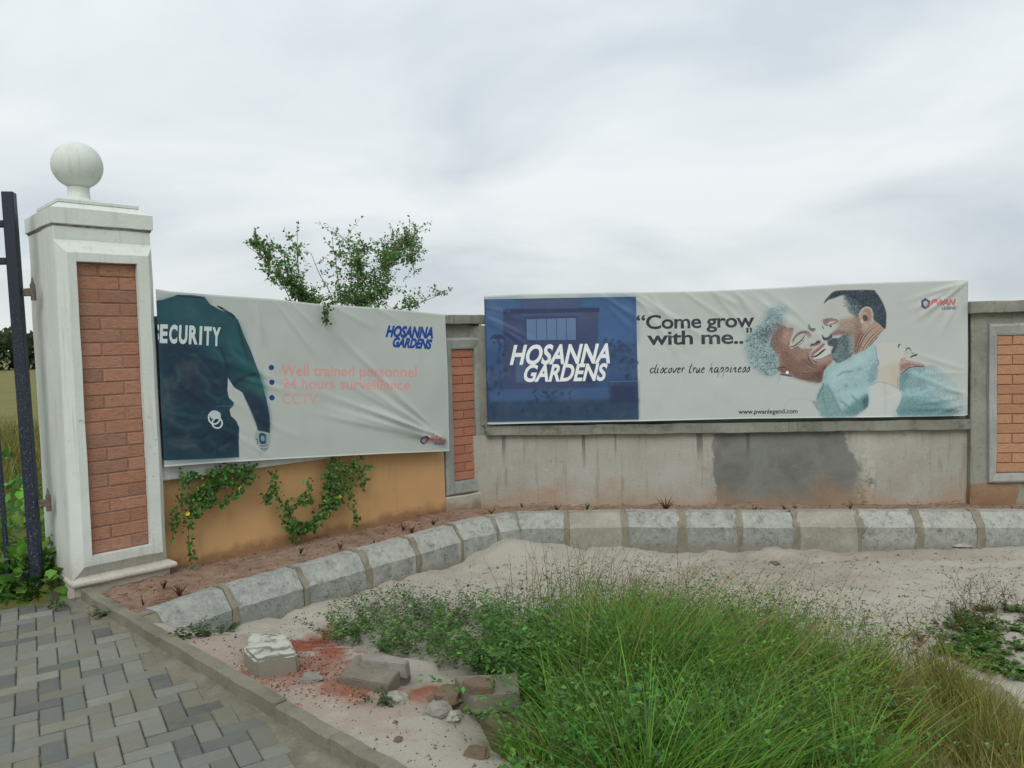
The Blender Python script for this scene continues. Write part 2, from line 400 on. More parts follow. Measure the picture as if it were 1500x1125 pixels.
def stone(name, c, dirt=.4):
    t = NT(name); w = t.world(); a = t.noise(6, 6, .65, w); b = t.noise(30, 6, .7, w); f = t.noise(140, 4, .7, w)
    k = t.ramp(a, [(.3, tuple(x*.75 for x in c)), (.7, tuple(x*1.2 for x in c))]); k = t.mix(t.rng(b, .5, .7, 0, dirt), k, (.10, .085, .06))
    k = t.mix(t.rng(f, .35, .7, .3, 0), k, tuple(x*.5 for x in c)); t.col(k); t.rough(.93); t.bump(t.math('ADD', b, f), .7, .01); return t.m
MT['stone'] = stone('grey_stone', (.21, .185, .145)); MT['stone_dark'] = stone('brown_stone', (.17, .125, .085)); MT['stone_pale'] = stone('pale_stone', (.36, .34, .29), .3)
MT['stone_grey'] = stone('cement_lump', (.26, .25, .215), .3)
def flaked():
    t = NT('flaking_white_paint'); w = t.world(); a = t.noise(16, 6, .65, w, dist=.4); k = t.ramp(a, [(.42, (.15, .15, .125)), (.52, (.38, .38, .33)), (.8, (.46, .46, .41))])
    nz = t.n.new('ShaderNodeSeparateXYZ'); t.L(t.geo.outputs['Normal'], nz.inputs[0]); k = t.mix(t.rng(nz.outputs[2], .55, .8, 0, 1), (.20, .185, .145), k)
    t.col(k); t.rough(.85); t.bump(a, .5, .01); return t.m
MT['flaked'] = flaked()

# ------------------------------------------------------------------ layout
ZR, ZB = .20, .22                                  # road level and bed level; the sand runs down to 0 on the right
AL = math.radians(44)
def seg_from(u0, u1_pt, ang):
    pass
# left wall: passes through the pixel foot next to the middle pillar, heading AL
L1 = onz(650, 747, ZB); dL = np.array([math.cos(AL), math.sin(AL), 0]); nL = np.array([-dL[1], dL[0], 0])
L0 = hitplane(245, 835, L1, nL); LLEN = float((L1-L0)@dL)
R_0 = onz(715, 738, ZB); R_1 = onz(1430, 735, ZB); dR = R_1-R_0; dR[2] = 0; RLEN = float(np.linalg.norm(dR)); dR /= RLEN; nR = np.array([-dR[1], dR[0], 0])
class Frame:
    def __init__(s, P, d, zb):
        s.P = np.array([P[0], P[1], zb]); s.d = np.array([d[0], d[1], 0.]); s.d /= np.linalg.norm(s.d); s.n = np.array([-s.d[1], s.d[0], 0]); s.a = math.atan2(s.d[1], s.d[0])
    def hit(s, u, v, y=0):
        Q = hitplane(u, v, s.P+s.n*y, s.n); return float((Q-s.P)@s.d), float(Q[2]-s.P[2])
    def w(s, x, y, z): return s.P+s.d*x+s.n*y+np.array([0, 0, z])
FL = Frame(L0, dL, ZB); FR = Frame(R_0, dR, ZB)
print('left wall', L0, L1, LLEN, 'right', R_0, R_1, RLEN)

# kerb: back top line
KTOP = .25
KP = [onz(u, v, KTOP)[:2] for u, v in ((190, 903), (318, 860.5), (425, 831), (520, 806), (592, 787), (660, 768), (716, 756.5), (755, 750.5), (912, 748), (1075, 747.5), (1252, 747.5), (1490, 747), (1560, 747))]
KP = np.array(KP)
KOFF = .125
def offset_line(P, off):
    T = np.gradient(P, axis=0)
    for i in range(len(P)):
        a = P[min(i+1, len(P)-1)]-P[i] if i < len(P)-1 else P[i]-P[i-1]; b = P[i]-P[i-1] if i > 0 else a
        a = a/np.linalg.norm(a); b = b/np.linalg.norm(b); T[i] = a+b
    T /= np.linalg.norm(T, axis=1)[:, None]; N = np.stack([T[:, 1], -T[:, 0]], 1); return P+N*off
KF = offset_line(KP, KOFF)
# sand heights: control points solved from where the kerb meets the sand
ctl = []
E0 = onz(118, 880, ZR)[:2]; E1 = onz(500, 1118, ZR)[:2]; dE = (E1-E0)/np.linalg.norm(E1-E0); nE = np.array([-dE[1], dE[0]])   # nE points to the sand side
for t_ in np.linspace(0, 3.2, 9):
    q = E0+dE*t_+nE*.06; ctl.append((q[0], q[1], ZR+.045))
for (u, v) in ((264, 931), (333, 920), (430, 893), (530, 868), (590, 850), (655, 829), (700, 812), (740, 797), (790, 801), (860, 804), (960, 805), (1100, 805), (1300, 806), (1490, 802)):
    best = None
    for a, b in zip(KF[:-1], KF[1:]):
        dd = b-a; n2 = np.array([-dd[1], dd[0], 0]); n2 /= np.linalg.norm(n2)
        Q = hitplane(u, v, np.array([a[0], a[1], 0]), n2); tt = (Q[:2]-a)@dd/(dd@dd)
        if -.05 <= tt <= 1.05: best = Q
    if best is not None: ctl.append((best[0], best[1], min(.2, max(-.03, best[2])))); print('kerbfoot', u, best)
for x, y, z in ((2, 4, 0), (3, 4, 0), (1, 4.2, .0), (1, 3.5, .02), (2, 3, 0), (3.5, 5, 0), (.4, 4.8, .0), (.3, 4.0, .03), (5, 4, 0), (5, 6, 0), (3, 2.4, 0), (1.2, 2.5, .03), (.2, 2.6, .1), (-.2, 3.6, .09), (-.5, 4.2, .08), (-.9, 3.9, .11)): ctl.append((x, y, z))
ctl = np.array(ctl)
def sandz(x, y):
    x = np.asarray(x, float); y = np.asarray(y, float); sh = x.shape; x = x.ravel(); y = y.ravel(); out = np.empty(len(x))
    for i in range(0, len(x), 20000):
        d2 = (x[i:i+20000, None]-ctl[None, :, 0])**2+(y[i:i+20000, None]-ctl[None, :, 1])**2+.003; w = d2**-1.6
        out[i:i+20000] = (w*ctl[None, :, 2]).sum(1)/w.sum(1)
    return out.reshape(sh)
def sandfull(x, y):
    z = sandz(x, y)
    side = (np.asarray(x)-E0[0])*nE[0]+(np.asarray(y)-E0[1])*nE[1]
    k = sstep(.05, .5, side)
    z = z+k*((fbm(x*1.6+3, y*2.4, 3, 3)-.5)*.06+(fbm(x*7, y*9, 11, 3)-.5)*.028)+(fbm(x*30, y*30, 21, 2)-.5)*.010
    z = z+.06*np.exp(-(((x-.02)/.22)**2+((y-5.35)/.2)**2))
    z = z-k*.020*sstep(.56, .70, fbm(x*4.2+7, y*5.5, 33, 3))+k*.010*sstep(.58, .66, fbm(x*13, y*15, 35, 3))
    return z
def onsand(u, v):
    z = .05
    for _ in range(8):
        P = onz(u, v, z); z = float(sandfull(np.array([P[0]]), np.array([P[1]]))[0]); z = min(z, .3)
    P = onz(u, v, z); return np.array([P[0], P[1], z])

# ------------------------------------------------------------------ ground sheets
link('field', npmesh('field', [(-900, -900, -.12), (900, -900, -.12), (900, 900, -.12), (-900, 900, -.12)], [(0, 1, 2, 3)]), MT['field'], kind='structure')
def grid(x0, x1, y0, y1, st):
    xs = np.arange(x0, x1+st/2, st); ys = np.arange(y0, y1+st/2, st); X, Y = np.meshgrid(xs, ys); nx, ny = len(xs), len(ys)
    i = (np.arange(ny-1)[:, None]*nx+np.arange(nx-1)[None]).ravel(); return X.ravel(), Y.ravel(), np.stack([i, i+1, i+nx+1, i+nx], 1)
X, Y, Fq = grid(-2.8, 8, -1.5, 7.0, .03)
side = (X-E0[0])*nE[0]+(Y-E0[1])*nE[1]; along = (X-E0[0])*dE[0]+(Y-E0[1])*dE[1]
# behind the kerb the ground hides below the bed
Z = sandfull(X, Y); kd_in = inpoly(X, Y, list(map(tuple, offset_line(KP, .06)))+[(12, 12), (-12, 12), (-6, 5)])
Z = np.where(kd_in, np.minimum(Z, 0)-.02, Z)
keep = side > .02
fk = keep[Fq].all(1)
base = np.empty((len(X), 3)); base[:] = (.50, .468, .395)
def blob(u, v, ru, rv, seed):
    P = onsand(u, v); Q = onsand(u+ru, v); S = onsand(u, v+rv); a = np.linalg.norm(Q-P); b = np.linalg.norm(S-P)
    d = np.hypot((X-P[0])/a, (Y-P[1])/b)+(fbm(X*9, Y*9, seed, 4)-.5)*1.9+(fbm(X*34, Y*34, seed+3, 3)-.5)*.9; return 1-sstep(.85, 1.25, d)
red = np.zeros(len(X))
for q in ((432, 988, 62, 20, 1), (455, 945, 40, 14, 2), (470, 965, 45, 26, 5), (618, 1018, 30, 14, 3), (520, 1000, 60, 20, 4)): red = np.maximum(red, blob(*q))
pinkish = np.maximum(blob(470, 1010, 170, 50, 8), blob(330, 950, 60, 40, 9))*.5
base = base*(1-pinkish[:, None])+np.array([.40, .26, .19])*pinkish[:, None]
base = base*(1-red[:, None])+(np.array([.33, .078, .042])*(.55+.9*fbm(X*26, Y*26, 55, 4))[:, None])*red[:, None]
dampn = sstep(.5, .7, fbm(X*1.1+9, Y*1.5, 40, 4))[:, None]*.5; base = base*(1-dampn)+np.array([.36, .30, .225])*dampn
link('sand_ground', npmesh('sand_ground', np.stack([X, Y, Z], 1), Fq[fk], base, True), MT['sand'], kind='structure')

# bed of red soil between kerb and walls
nt = 420; nw = 26
def resample(P, n):
    P = np.asarray(P); s = np.r_[0, np.cumsum(np.linalg.norm(np.diff(P, axis=0), axis=1))]; t = np.linspace(0, s[-1], n); return np.stack([np.interp(t, s, P[:, k]) for k in range(P.shape[1])], 1)
KB = offset_line(KP, .03)
WB = np.array([E0+dE*.02+nE*.03, FL.w(-.2, .0, 0)[:2], FL.w(LLEN*.3, .06, 0)[:2], FL.w(LLEN*.7, .06, 0)[:2], FL.w(LLEN, .06, 0)[:2], FR.w(.2, .06, 0)[:2], FR.w(RLEN*.5, .06, 0)[:2], FR.w(RLEN, .2, 0)[:2], FR.w(RLEN+1, .2, 0)[:2]])
KBx = np.vstack([KB[:1]+(KB[0]-KB[1])*.05, KB])
# pair by position along the bend: fit each leg separately
kk = 7
A_ = np.vstack([resample(KBx[:kk+1], nt//2), resample(KBx[kk:], nt//2)]); B_ = np.vstack([resample(WB[:5], nt//2), resample(WB[4:], nt//2)])
tt = np.linspace(0, 1, nw)[None, :, None]; G = A_[:, None]*(1-tt)+B_[:, None]*tt
gx, gy = G[..., 0], G[..., 1]; tq = tt[..., 0]
gz = KTOP-.035*sstep(0, .2, tq)+.0*gx-.01+(fbm(gx*5, gy*5, 60, 4)-.5)*.045*sstep(0, .15, tq)+(fbm(gx*22, gy*22, 61, 3)-.5)*.022
i = (np.arange(len(A_)-1)[:, None]*nw+np.arange(nw-1)[None]).ravel()
link('soil_bed', npmesh('soil_bed', np.stack([gx.ravel(), gy.ravel(), gz.ravel()], 1), np.stack([i, i+nw, i+nw+1, i+1], 1), None, True), MT['soil'], kind='structure')
def bedpt(u, v): P = onz(u, v, ZB+.005); return P

# ------------------------------------------------------------------ paving
PA = math.radians(32)
far0 = onz(-60, 900, ZR)[:2]; far1 = onz(105, 878, ZR)[:2]
road_poly = [tuple(far0), tuple(far1), tuple(E0), tuple(E0+dE*4.2), (-2.2, -1.5), (-6, -1.5), (-6, 3.6)]
def sheet(name, poly, z, mat, kind='structure', parent=None):
    bm = bmesh.new(); bm.faces.new([bm.verts.new((p[0], p[1], z)) for p in poly]); bmesh.ops.triangulate(bm, faces=bm.faces); return bmobj(name, bm, mat, parent, kind=kind)
pave = sheet('paving_bed', road_poly, ZR-.008, MT['grout'])
def band(t): return E0+dE*t-nE*(.05+.155*sstep(0, .9, np.array(t))+.05*(float(vnoise(np.array(t*3.), np.array(0.), 5))-.5))
bm = bmesh.new(); prev = None
for t_ in np.linspace(-.02, 4.1, 120):
    a = E0+dE*t_+nE*.01; b = E0+dE*t_-nE*(.012+.05*float(sstep(0, 1.8, t_))+.045*float(fbm(np.array(t_*5), np.array(3.), 5, 3)-.5))
    za = ZR+.010; row = [bm.verts.new((a[0], a[1], za)), bm.verts.new(((a[0]+b[0])/2, (a[1]+b[1])/2, ZR+.002+.006*float(fbm(np.array(t_*9), np.array(1.), 8, 3)))), bm.verts.new((b[0], b[1], ZR-.004)), bm.verts.new((b[0]-nE[0]*.08, b[1]-nE[1]*.08, ZR-.0075))]
    if prev:
        for k in range(3): bm.faces.new((prev[k], prev[k+1], row[k+1], row[k]))
    prev = row
bmobj('cement_strip', bm, MT['infill'], smooth=True, kind='structure')
a_ = .0755
bm = bmesh.new(); box(bm, -.0736, .0736, -.0358, .0358, -.03, 0, 0)
top = [e for e in bm.edges if all(v.co.z > -.001 for v in e.verts)]
vert = [e for e in bm.edges if abs(e.verts[0].co.z-e.verts[1].co.z) > .01]
bmesh.ops.bevel(bm, geom=top+vert, offset=.004, segments=1, affect='EDGES')
bmesh.ops.recalc_face_normals(bm, faces=bm.faces); pm = bpy.data.meshes.new('paver'); bm.to_mesh(pm); bm.free(); pm.materials.append(MT['paver'])
cand = []
c_, s_ = math.cos(PA), math.sin(PA); O = np.array([-2.0, 3.0])
for ix in range(-60, 60):
    for iy in range(-60, 60):
        k = (ix-iy) % 4
        if k == 0: cx, cy, r = ix+1., iy+.5, 0
        elif k == 3: cx, cy, r = ix+.5, iy+1., 1
        else: continue
        x = O[0]+a_*(cx*c_-cy*s_); y = O[1]+a_*(cx*s_+cy*c_)
        if not inpoly(np.array(x), np.array(y), road_poly): continue
        sd_ = (x-E0[0])*nE[0]+(y-E0[1])*nE[1]; al_ = (x-E0[0])*dE[0]+(y-E0[1])*dE[1]
        if sd_ > -(.012+.042*float(sstep(0, 1.8, al_))+.03*float(vnoise(np.array(al_*5), np.array(.5), 9))): continue
        # keep off the far verge
        if y < 1.2 and x < -2.5: continue
        u, v = pix((x, y, ZR)) if y > .4 else (-999, 9999)
        vis = (-25 < u < 560) and (v < 1150)
        cand.append((0 if vis else 1, (x*x+y*y), x, y, r))
cand.sort(); nvis = 0; rest = []
print('pavers visible', sum(1 for c in cand if c[0] == 0), 'of', len(cand))
for q in cand:
    if q[0] == 0 and nvis < 299:
        o = bpy.data.objects.new('paver', pm); COL.objects.link(o); o.parent = pave
        o.location = (q[2], q[3], ZR+random.uniform(-.0025, .0035)); o.rotation_euler = (random.gauss(0, .010), random.gauss(0, .010), PA+q[4]*math.pi/2+random.gauss(0, .010)); nvis += 1
    elif q[1] < 30: rest.append(q)
if rest:
    bm = bmesh.new()
    for q in rest:
        vs = box(bm, -.0736, .0736, -.0358, .0358, -.03, 0, 0); bmesh.ops.transform(bm, matrix=Matrix.Translation((q[2], q[3], ZR))@Matrix.Rotation(PA+q[4]*math.pi/2, 4, 'Z'), verts=vs)
    o = bmobj('paver', bm, MT['paver'], pave, kind='stuff')

# concrete edging along the paving
edg = empty('concrete_edging', (E0[0], E0[1], ZR), math.atan2(dE[1], dE[0]), label='low concrete edging strip running from the white gate pillar along the paved road', cat='edging')
cuts = [0.0, 1.02, 2.02, 2.36, 3.4, 4.4]
for i_, (a, b) in enumerate(zip(cuts[:-1], cuts[1:])):
    bm = bmesh.new(); box(bm, a+.003, b-.003, 0, .055, -.06, .062+.004*math.sin(i_*2.3), .006)
    bmesh.ops.bisect_plane(bm, geom=bm.verts[:]+bm.edges[:]+bm.faces[:], plane_co=((a+b)/2, 0, 0), plane_no=(1, 0, 0))
    bmesh.ops.subdivide_edges(bm, edges=[e for e in bm.edges if abs(e.verts[0].co.x-e.verts[1].co.x) > .1], cuts=14)
    rough(bm, .006, 9, i_); bmobj('edging_block', bm, MT['edging'], edg)

# kerb blocks
s_all = np.r_[0, np.cumsum(np.linalg.norm(np.diff(KP, axis=0), axis=1))]
def kpos(s, P=KP): return np.array([np.interp(s, s_all, P[:, 0]), np.interp(s, s_all, P[:, 1])])
def kdir(s):
    d = kpos(min(s+.03, s_all[-1]))-kpos(max(s-.03, 0)); d /= np.linalg.norm(d); return d
def s_of_pixel(u):
    ss = np.linspace(0, s_all[-1], 4000); us = np.array([pix((*kpos(s), KTOP))[0] for s in ss]); return float(np.interp(u, us, ss))
kerb = empty('kerb', (KP[7][0], KP[7][1], 0), label='bent row of chipped grey and white kerb blocks between red soil bed and sand', cat='kerb')
kerb_inv = np.array([KP[7][0], KP[7][1], 0])
blocks = [(222, 318), (330, 425), (434, 517), (525, 590), (597, 656), (662, 712), (719, 749), (757, 826), (833, 911), (917, 993), (1001, 1076), (1083, 1160), (1163, 1250), (1254, 1333), (1341, 1419), (1430, 1505)]
def kerbprof(s, grow=0, jitter=0):
    P = kpos(s); d = kdir(s); n = np.array([d[1], -d[0]])
    pr = [(KOFF+grow, -.12), (KOFF+grow, .153+grow), (.045+grow, KTOP+grow-.002), (-.05, KTOP+grow-.002), (-.05, -.12)]
    return [np.array([P[0]+n[0]*o, P[1]+n[1]*o, z])-kerb_inv for o, z in pr]
for k, (a, b) in enumerate(blocks):
    sa, sb = s_of_pixel(a), s_of_pixel(b); n = 7; bm = bmesh.new()
    ss = np.linspace(sa, sb, n)
    dz = random.uniform(-.004, .004)
    L_ = [[p+np.array([0, 0, dz]) for p in kerbprof(s)] for s in ss]
    loops_mesh(bm, L_, True, True, True)
    ed = [e for e in bm.edges if e.is_boundary or len(e.link_faces) == 2 and e.calc_face_angle(0) > .5]
    bmesh.ops.bevel(bm, geom=ed, offset=.007, segments=2, affect='EDGES')
    bmesh.ops.subdivide_edges(bm, edges=[e for e in bm.edges if e.calc_length() > .05], cuts=1, use_grid_fill=True)
    rough(bm, .0042, 16, k); bmobj('kerb_block', bm, MT['kerb_skim' if k in (8, 12) else 'kerb'], kerb)
ss = np.linspace(0, s_all[-1], 160); bm = bmesh.new(); loops_mesh(bm, [kerbprof(s, -.010) for s in ss], True, True, True); rough(bm, .006, 16, 3)
bmobj('mortar_joint', bm, MT['mortar'], kerb)
# dry mortar slopped wide over some joints
for u in (324, 430, 521, 594, 659, 715.5, 753, 829, 914, 997, 1079, 1161, 1252, 1337, 1424):
    s = s_of_pixel(u); w_ = random.uniform(.016, .034)*(.75 if u < 700 else 1.); bm = bmesh.new()
    loops_mesh(bm, [kerbprof(q, .003) for q in np.linspace(s-w_, s+w_, 7)], True, True, True)
    bmesh.ops.subdivide_edges(bm, edges=[e for e in bm.edges if e.calc_length() > .05], cuts=3, use_grid_fill=True)
    rough(bm, .015, 22, u); bmobj('mortar_smear', bm, MT['mortar'], kerb)

# ------------------------------------------------------------------ walls
def wsurf(bm, x0, x1, y, zb, zt, back, cuts=10):
    box(bm, x0, x1, y, back, zb, zt)
ol = empty('boundary_wall', tuple(FL.P), FL.a, label='ochre rendered boundary wall with white ledge behind the security banner', cat='wall')
bm = bmesh.new(); box(bm, -.02, LLEN+.02, 0, .18, -.35, .535); bmobj('wall_panel', bm, MT['orange'], ol)
bm = bmesh.new(); box(bm, -.02, LLEN+.02, -.045, .18, .535, .66, .006); bmesh.ops.subdivide_edges(bm, edges=[e for e in bm.edges if abs(e.verts[0].co.x-e.verts[1].co.x) > .5], cuts=40); rough(bm, .006, 5, 2); bmobj('ledge', bm, MT['white'], ol)
bm = bmesh.new(); box(bm, -.02, LLEN+.02, .02, .17, .66, 1.43); bmobj('upper_panel', bm, MT['grey_paint'], ol)
bm = bmesh.new(); box(bm, -.02, LLEN+.02, -.03, .22, 1.43, 1.50, .006); bmobj('coping', bm, MT['concrete_moss'], ol)

rw = empty('boundary_wall', tuple(FR.P), FR.a, label='grey concrete boundary wall with dark cement patch behind the wide couple banner', cat='wall')
zl = .555; zt = FR.hit(1425, 614)[1]
bm = bmesh.new(); box(bm, -.15, RLEN+.02, 0, .18, -.35, zl); bmesh.ops.subdivide_edges(bm, edges=bm.edges, cuts=12, use_grid_fill=True); rough(bm, .006, 3, 5); bmobj('wall_panel', bm, MT['wall'], rw)
bm = bmesh.new(); box(bm, .0, RLEN+.005, -.05, .17, zl, zt+.005, .005); bmesh.ops.subdivide_edges(bm, edges=[e for e in bm.edges if abs(e.verts[0].co.x-e.verts[1].co.x) > .5], cuts=50); rough(bm, .007, 5, 6); bmobj('ledge', bm, MT['concrete_moss'], rw)
bm = bmesh.new(); box(bm, -.15, RLEN+.02, .02, .16, zt+.005, 1.44); bmobj('upper_panel', bm, MT['concrete'], rw)
c0 = FR.hit(715, 461)[1]; c1 = FR.hit(1430, 446.5)[1]
bm = bmesh.new(); box(bm, .10, RLEN+.0, -.03, .21, 1.44, c0, .0, zt=(c0, c1)); bmobj('coping', bm, MT['concrete_moss'], rw)
print('coping', c0, c1, 'ledge', zt)

def make_bricks(parent, mat, x0, x1, z0, z1, y, course, blen, half_first, jit=.0015, proud=0, jointmat=None, bevel=.003):
    n = max(1, round((z1-z0)/course)); ch = (z1-z0)/n; g = .007
    cache = {}
    for r in range(n):
        za = z0+r*ch+g/2; zb = z0+(r+1)*ch-g/2; x = x0-(blen*.5 if (r % 2) == half_first else 0)-blen*.0
        while x < x1-.01:
            a = max(x, x0)+g/2*(x > x0); b = min(x+blen, x1)-g/2*(x+blen < x1)
            if b-a > .015:
                w_ = round(b-a, 3)
                if w_ not in cache:
                    bm = bmesh.new(); box(bm, -w_/2, w_/2, 0, .03, -(ch-g)/2, (ch-g)/2, bevel)
                    bmesh.ops.recalc_face_normals(bm, faces=bm.faces); me = bpy.data.meshes.new('brick'); bm.to_mesh(me); bm.free(); me.materials.append(mat); cache[w_] = me
                o = bpy.data.objects.new('brick', cache[w_]); COL.objects.link(o); o.parent = parent
                o.location = ((a+b)/2, y+random.uniform(-jit, jit), (za+zb)/2); o.rotation_euler = (random.gauss(0, .01), random.gauss(0, .004), random.gauss(0, .01))
            x += blen

# gate pillar
dP = np.array([math.cos(math.radians(45)), math.sin(math.radians(45)), 0]); nP = np.array([-dP[1], dP[0], 0])
PB = FL.w(0, -.07, 0); PBr = hitplane(244, 832, PB, nP); PA_ = hitplane(107, 862, PB, nP)
PW = float((PBr-PA_)@dP); FP = Frame(PA_, dP, ZB-.01); print('pillar', PA_, PBr, PW, 'base z', PA_[2], PBr[2])
pl = empty('gate_pillar', tuple(FP.P), FP.a, label='tall white painted gate pillar with brick inset and ball finial', cat='pillar')
def PH(u, v, y=0): return FP.hit(u, v, y)
zc_top = PH(69, 301)[1]; zc_bot = PH(69, 326)[1]; zn = PH(70, 352)[1]
fo = .055                                            # how far the frame stands proud
bx0, bz1 = PH(108.5, 383, -fo+.03); bx1 = PH(197, 388, -fo+.03)[0]; bz0 = PH(134, 814, -fo+.03)[1]; bx0 = PH(121, 600, -fo+.03)[0]; bx1 = PH(209, 600, -fo+.03)[0]
print('brick panel', bx0, bx1, bz0, bz1, 'cap', zc_top, zc_bot, zn)
zt_body = zn
bm = bmesh.new(); box(bm, 0, PW, .0, PW, -.3, zc_bot, .004); bmesh.ops.subdivide_edges(bm, edges=bm.edges, cuts=14, use_grid_fill=True); rough(bm, .006, 5, 1); bmobj('shaft', bm, MT['white'], pl)
# raised frame round the brick inset
bm = bmesh.new(); fl = bx0-.035; fr_ = PW-bx1-.05
def rect(xa, xb, za, zb, y): return [(xa, y, za), (xb, y, za), (xb, y, zb), (xa, y, zb)]
zb_f = PH(125, 831, -fo)[1]
loops_mesh(bm, [rect(-.0, PW, .075, zn+.01, -.004), rect(.004, PW-.002, .09, zn-.005, -.012), rect(bx0-.042, PW-.035, zb_f, bz1+.045, -fo), rect(bx0, bx1, bz0, bz1, -fo), rect(bx0+.002, bx1-.002, bz0+.002, bz1-.002, -fo+.045)])
bmesh.ops.subdivide_edges(bm, edges=bm.edges, cuts=8, use_grid_fill=True); rough(bm, .005, 6, 4); bmobj('panel_frame', bm, MT['white'], pl)
bm = bmesh.new(); box(bm, bx0-.01, bx1+.01, -fo+.0345, -.001, bz0-.01, bz1+.01); bmobj('mortar', bm, MT['cementjoint'], pl)
make_bricks(pl, MT['brick1'], bx0+.004, bx1-.003, bz0+.004, bz1-.004, -fo+.030, .0715, .215, 1)
# base roll and plinth
def around(bm, prof, x0=0, x1=PW, y0=0, y1=PW, capb=True):
    loops = [[(x0-o, y0-o, z), (x1+o, y0-o, z), (x1+o, y1+o, z), (x0-o, y1+o, z)] for o, z in prof]; loops_mesh(bm, loops, True, True, capb)
bm = bmesh.new(); pr = [(.008, -.3), (.010, .035), (.022, .040)]+[(.022+.020*math.sin(a), .060-.020*math.cos(a)) for a in np.linspace(0.3, math.pi-.2, 6)]+[(.004, .092)]
around(bm, pr, .030, PW, -.01, PW); bmesh.ops.subdivide_edges(bm, edges=[e for e in bm.edges if e.calc_length() > .3], cuts=10); rough(bm, .004, 7, 8); bmobj('base_moulding', bm, MT['white'], pl)
# cap
h = zc_top-zc_bot
bm = bmesh.new(); around(bm, [(.008, zc_bot), (.012, zc_bot+.004), (.012, zc_top-.004), (.006, zc_top)]); bmesh.ops.subdivide_edges(bm, edges=[e for e in bm.edges if e.calc_length() > .3], cuts=10); rough(bm, .005, 6, 9); bmobj('cap_block', bm, MT['white'], pl)
bm = bmesh.new(); around(bm, [(-.005, zc_bot-.012), (.004, zc_bot-.010), (.005, zc_bot+.002)]); rough(bm, .002, 12, 9); bmobj('shadow_joint', bm, MT['shadow_line'], pl)  # dark band painting the shadow line under the cap
zz = zc_top; bm = bmesh.new(); around(bm, [(.0, zz), (-.012, zz+.006), (-.045, zz+.035), (-.05, zz+.038)]); bmobj('cap_step', bm, MT['white'], pl)
bm = bmesh.new(); around(bm, [(-.04, zz+.036), (-.04, zz+.052), (-.055, zz+.056), (-.10, zz+.066), (-.12, zz+.068)]); bmobj('cap_step', bm, MT['white'], pl)
# finial
bm = bmesh.new(); cx = PW/2; r_s = 38.0/F*4.37; zc0 = zz+.066
# centre height from the picture
cen = FP.w(PW/2, PW/2, 0); nn = np.array([0, 1., 0]); Q = hitplane(112, 243, cen, nn); zs = Q[2]-FP.P[2]; r_s = 34/F*cen[1]; print('ball', zs, r_s, 'px', pix(FP.w(PW/2, PW/2, zs)))
prof = [(.118, zc0-.01), (.118, zc0+.016), (.108, zc0+.024), (.070, zc0+.032), (.060, zc0+.040), (.055, zs-r_s*1.05), (.058, zs-r_s*.93)]
for a in np.linspace(-1.17, math.pi/2, 22): prof.append((r_s*math.cos(a), zs+r_s*.98*math.sin(a)))
L_ = [[(cx-.033+r*math.cos(t), cx+.033+r*math.sin(t), z) for t in np.linspace(0, 2*math.pi, 41)[:-1]] for r, z in prof[:-1]]
ll = loops_mesh(bm, L_, True, True, True); rough(bm, .003, 6, 2); bmobj('ball_finial', bm, MT['white'], pl, smooth=True)

# wall pillars
def wall_pillar(P, ang, wd, depth, label, zs_, mat, brickmat, frame_col, brick_rect, plinth, plinth_mat, fm=0., f=.04, pp=-.055):
    Fm = Frame(P, np.array([math.cos(ang), math.sin(ang)]), ZB); r = empty('wall_pillar', tuple(Fm.P), Fm.a, label=label, cat='pillar')
    z_mould_top, z_recess_top, z_cop_top = zs_
    bm = bmesh.new(); box(bm, 0, wd, 0, depth, -.3, z_recess_top, .004); bmesh.ops.subdivide_edges(bm, edges=bm.edges, cuts=8, use_grid_fill=True); rough(bm, .005, 6, wd*9); bmobj('shaft', bm, mat, r)
    bm = bmesh.new(); box(bm, -.03, wd+.03, -.06, depth+.03, z_recess_top, z_cop_top, .006); bmesh.ops.subdivide_edges(bm, edges=bm.edges, cuts=6, use_grid_fill=True); rough(bm, .006, 9, wd*5); bmobj('coping', bm, MT['concrete_moss'], r)
    a, b, c, d = brick_rect
    bm = bmesh.new()
    loops_mesh(bm, [rect(fm+.0, wd-fm, plinth+.002, z_mould_top, -.002), rect(fm+.004, wd-fm-.004, plinth+.010, z_mould_top-.006, -f), rect(fm+.02, wd-fm-.012, plinth+.022, z_mould_top-.022, -f-.006), rect(a-.012, b+.012, c-.012, d+.012, -f+.002), rect(a, b, c, d, -f+.006), rect(a, b, c, d, -f+.036)])
    bmesh.ops.subdivide_edges(bm, edges=bm.edges, cuts=4, use_grid_fill=True); rough(bm, .005, 9, wd*7); bmobj('panel_frame', bm, frame_col, r)
    bm = bmesh.new(); box(bm, a-.005, b+.005, -.010, .001, c-.005, d+.005); bmobj('mortar', bm, MT['cementjoint'], r)
    make_bricks(r, brickmat, a+.002, b-.002, c+.003, d-.003, -.019, .0715, .215, 1)
    bm = bmesh.new(); box(bm, -.012 if pp < -.01 else .002, wd+.02, pp, depth, -.3, plinth, .006); bmesh.ops.subdivide_edges(bm, edges=bm.edges, cuts=6, use_grid_fill=True); rough(bm, .012, 9, 3); bmobj('plinth', bm, plinth_mat, r)
    return r, Fm
am = math.radians(37); PM0 = onz(654, 746, ZB); 
Fm_ = Frame(PM0, np.array([math.cos(am), math.sin(am)]), ZB)
wdm = Fm_.hit(712.5, 700)[0]
ba, bd = Fm_.hit(661, 511); bb = Fm_.hit(694.5, 511)[0]; bc = Fm_.hit(680, 704)[1]
zsm = (Fm_.hit(680, 494)[1], Fm_.hit(680, 475)[1], Fm_.hit(680, 461, -.05)[1]); plz = Fm_.hit(680, 724)[1]
ba = Fm_.hit(663.3, 608)[0]; bb = Fm_.hit(697, 608)[0]
print('mid pillar', wdm, ba, bb, bc, bd, zsm, plz)
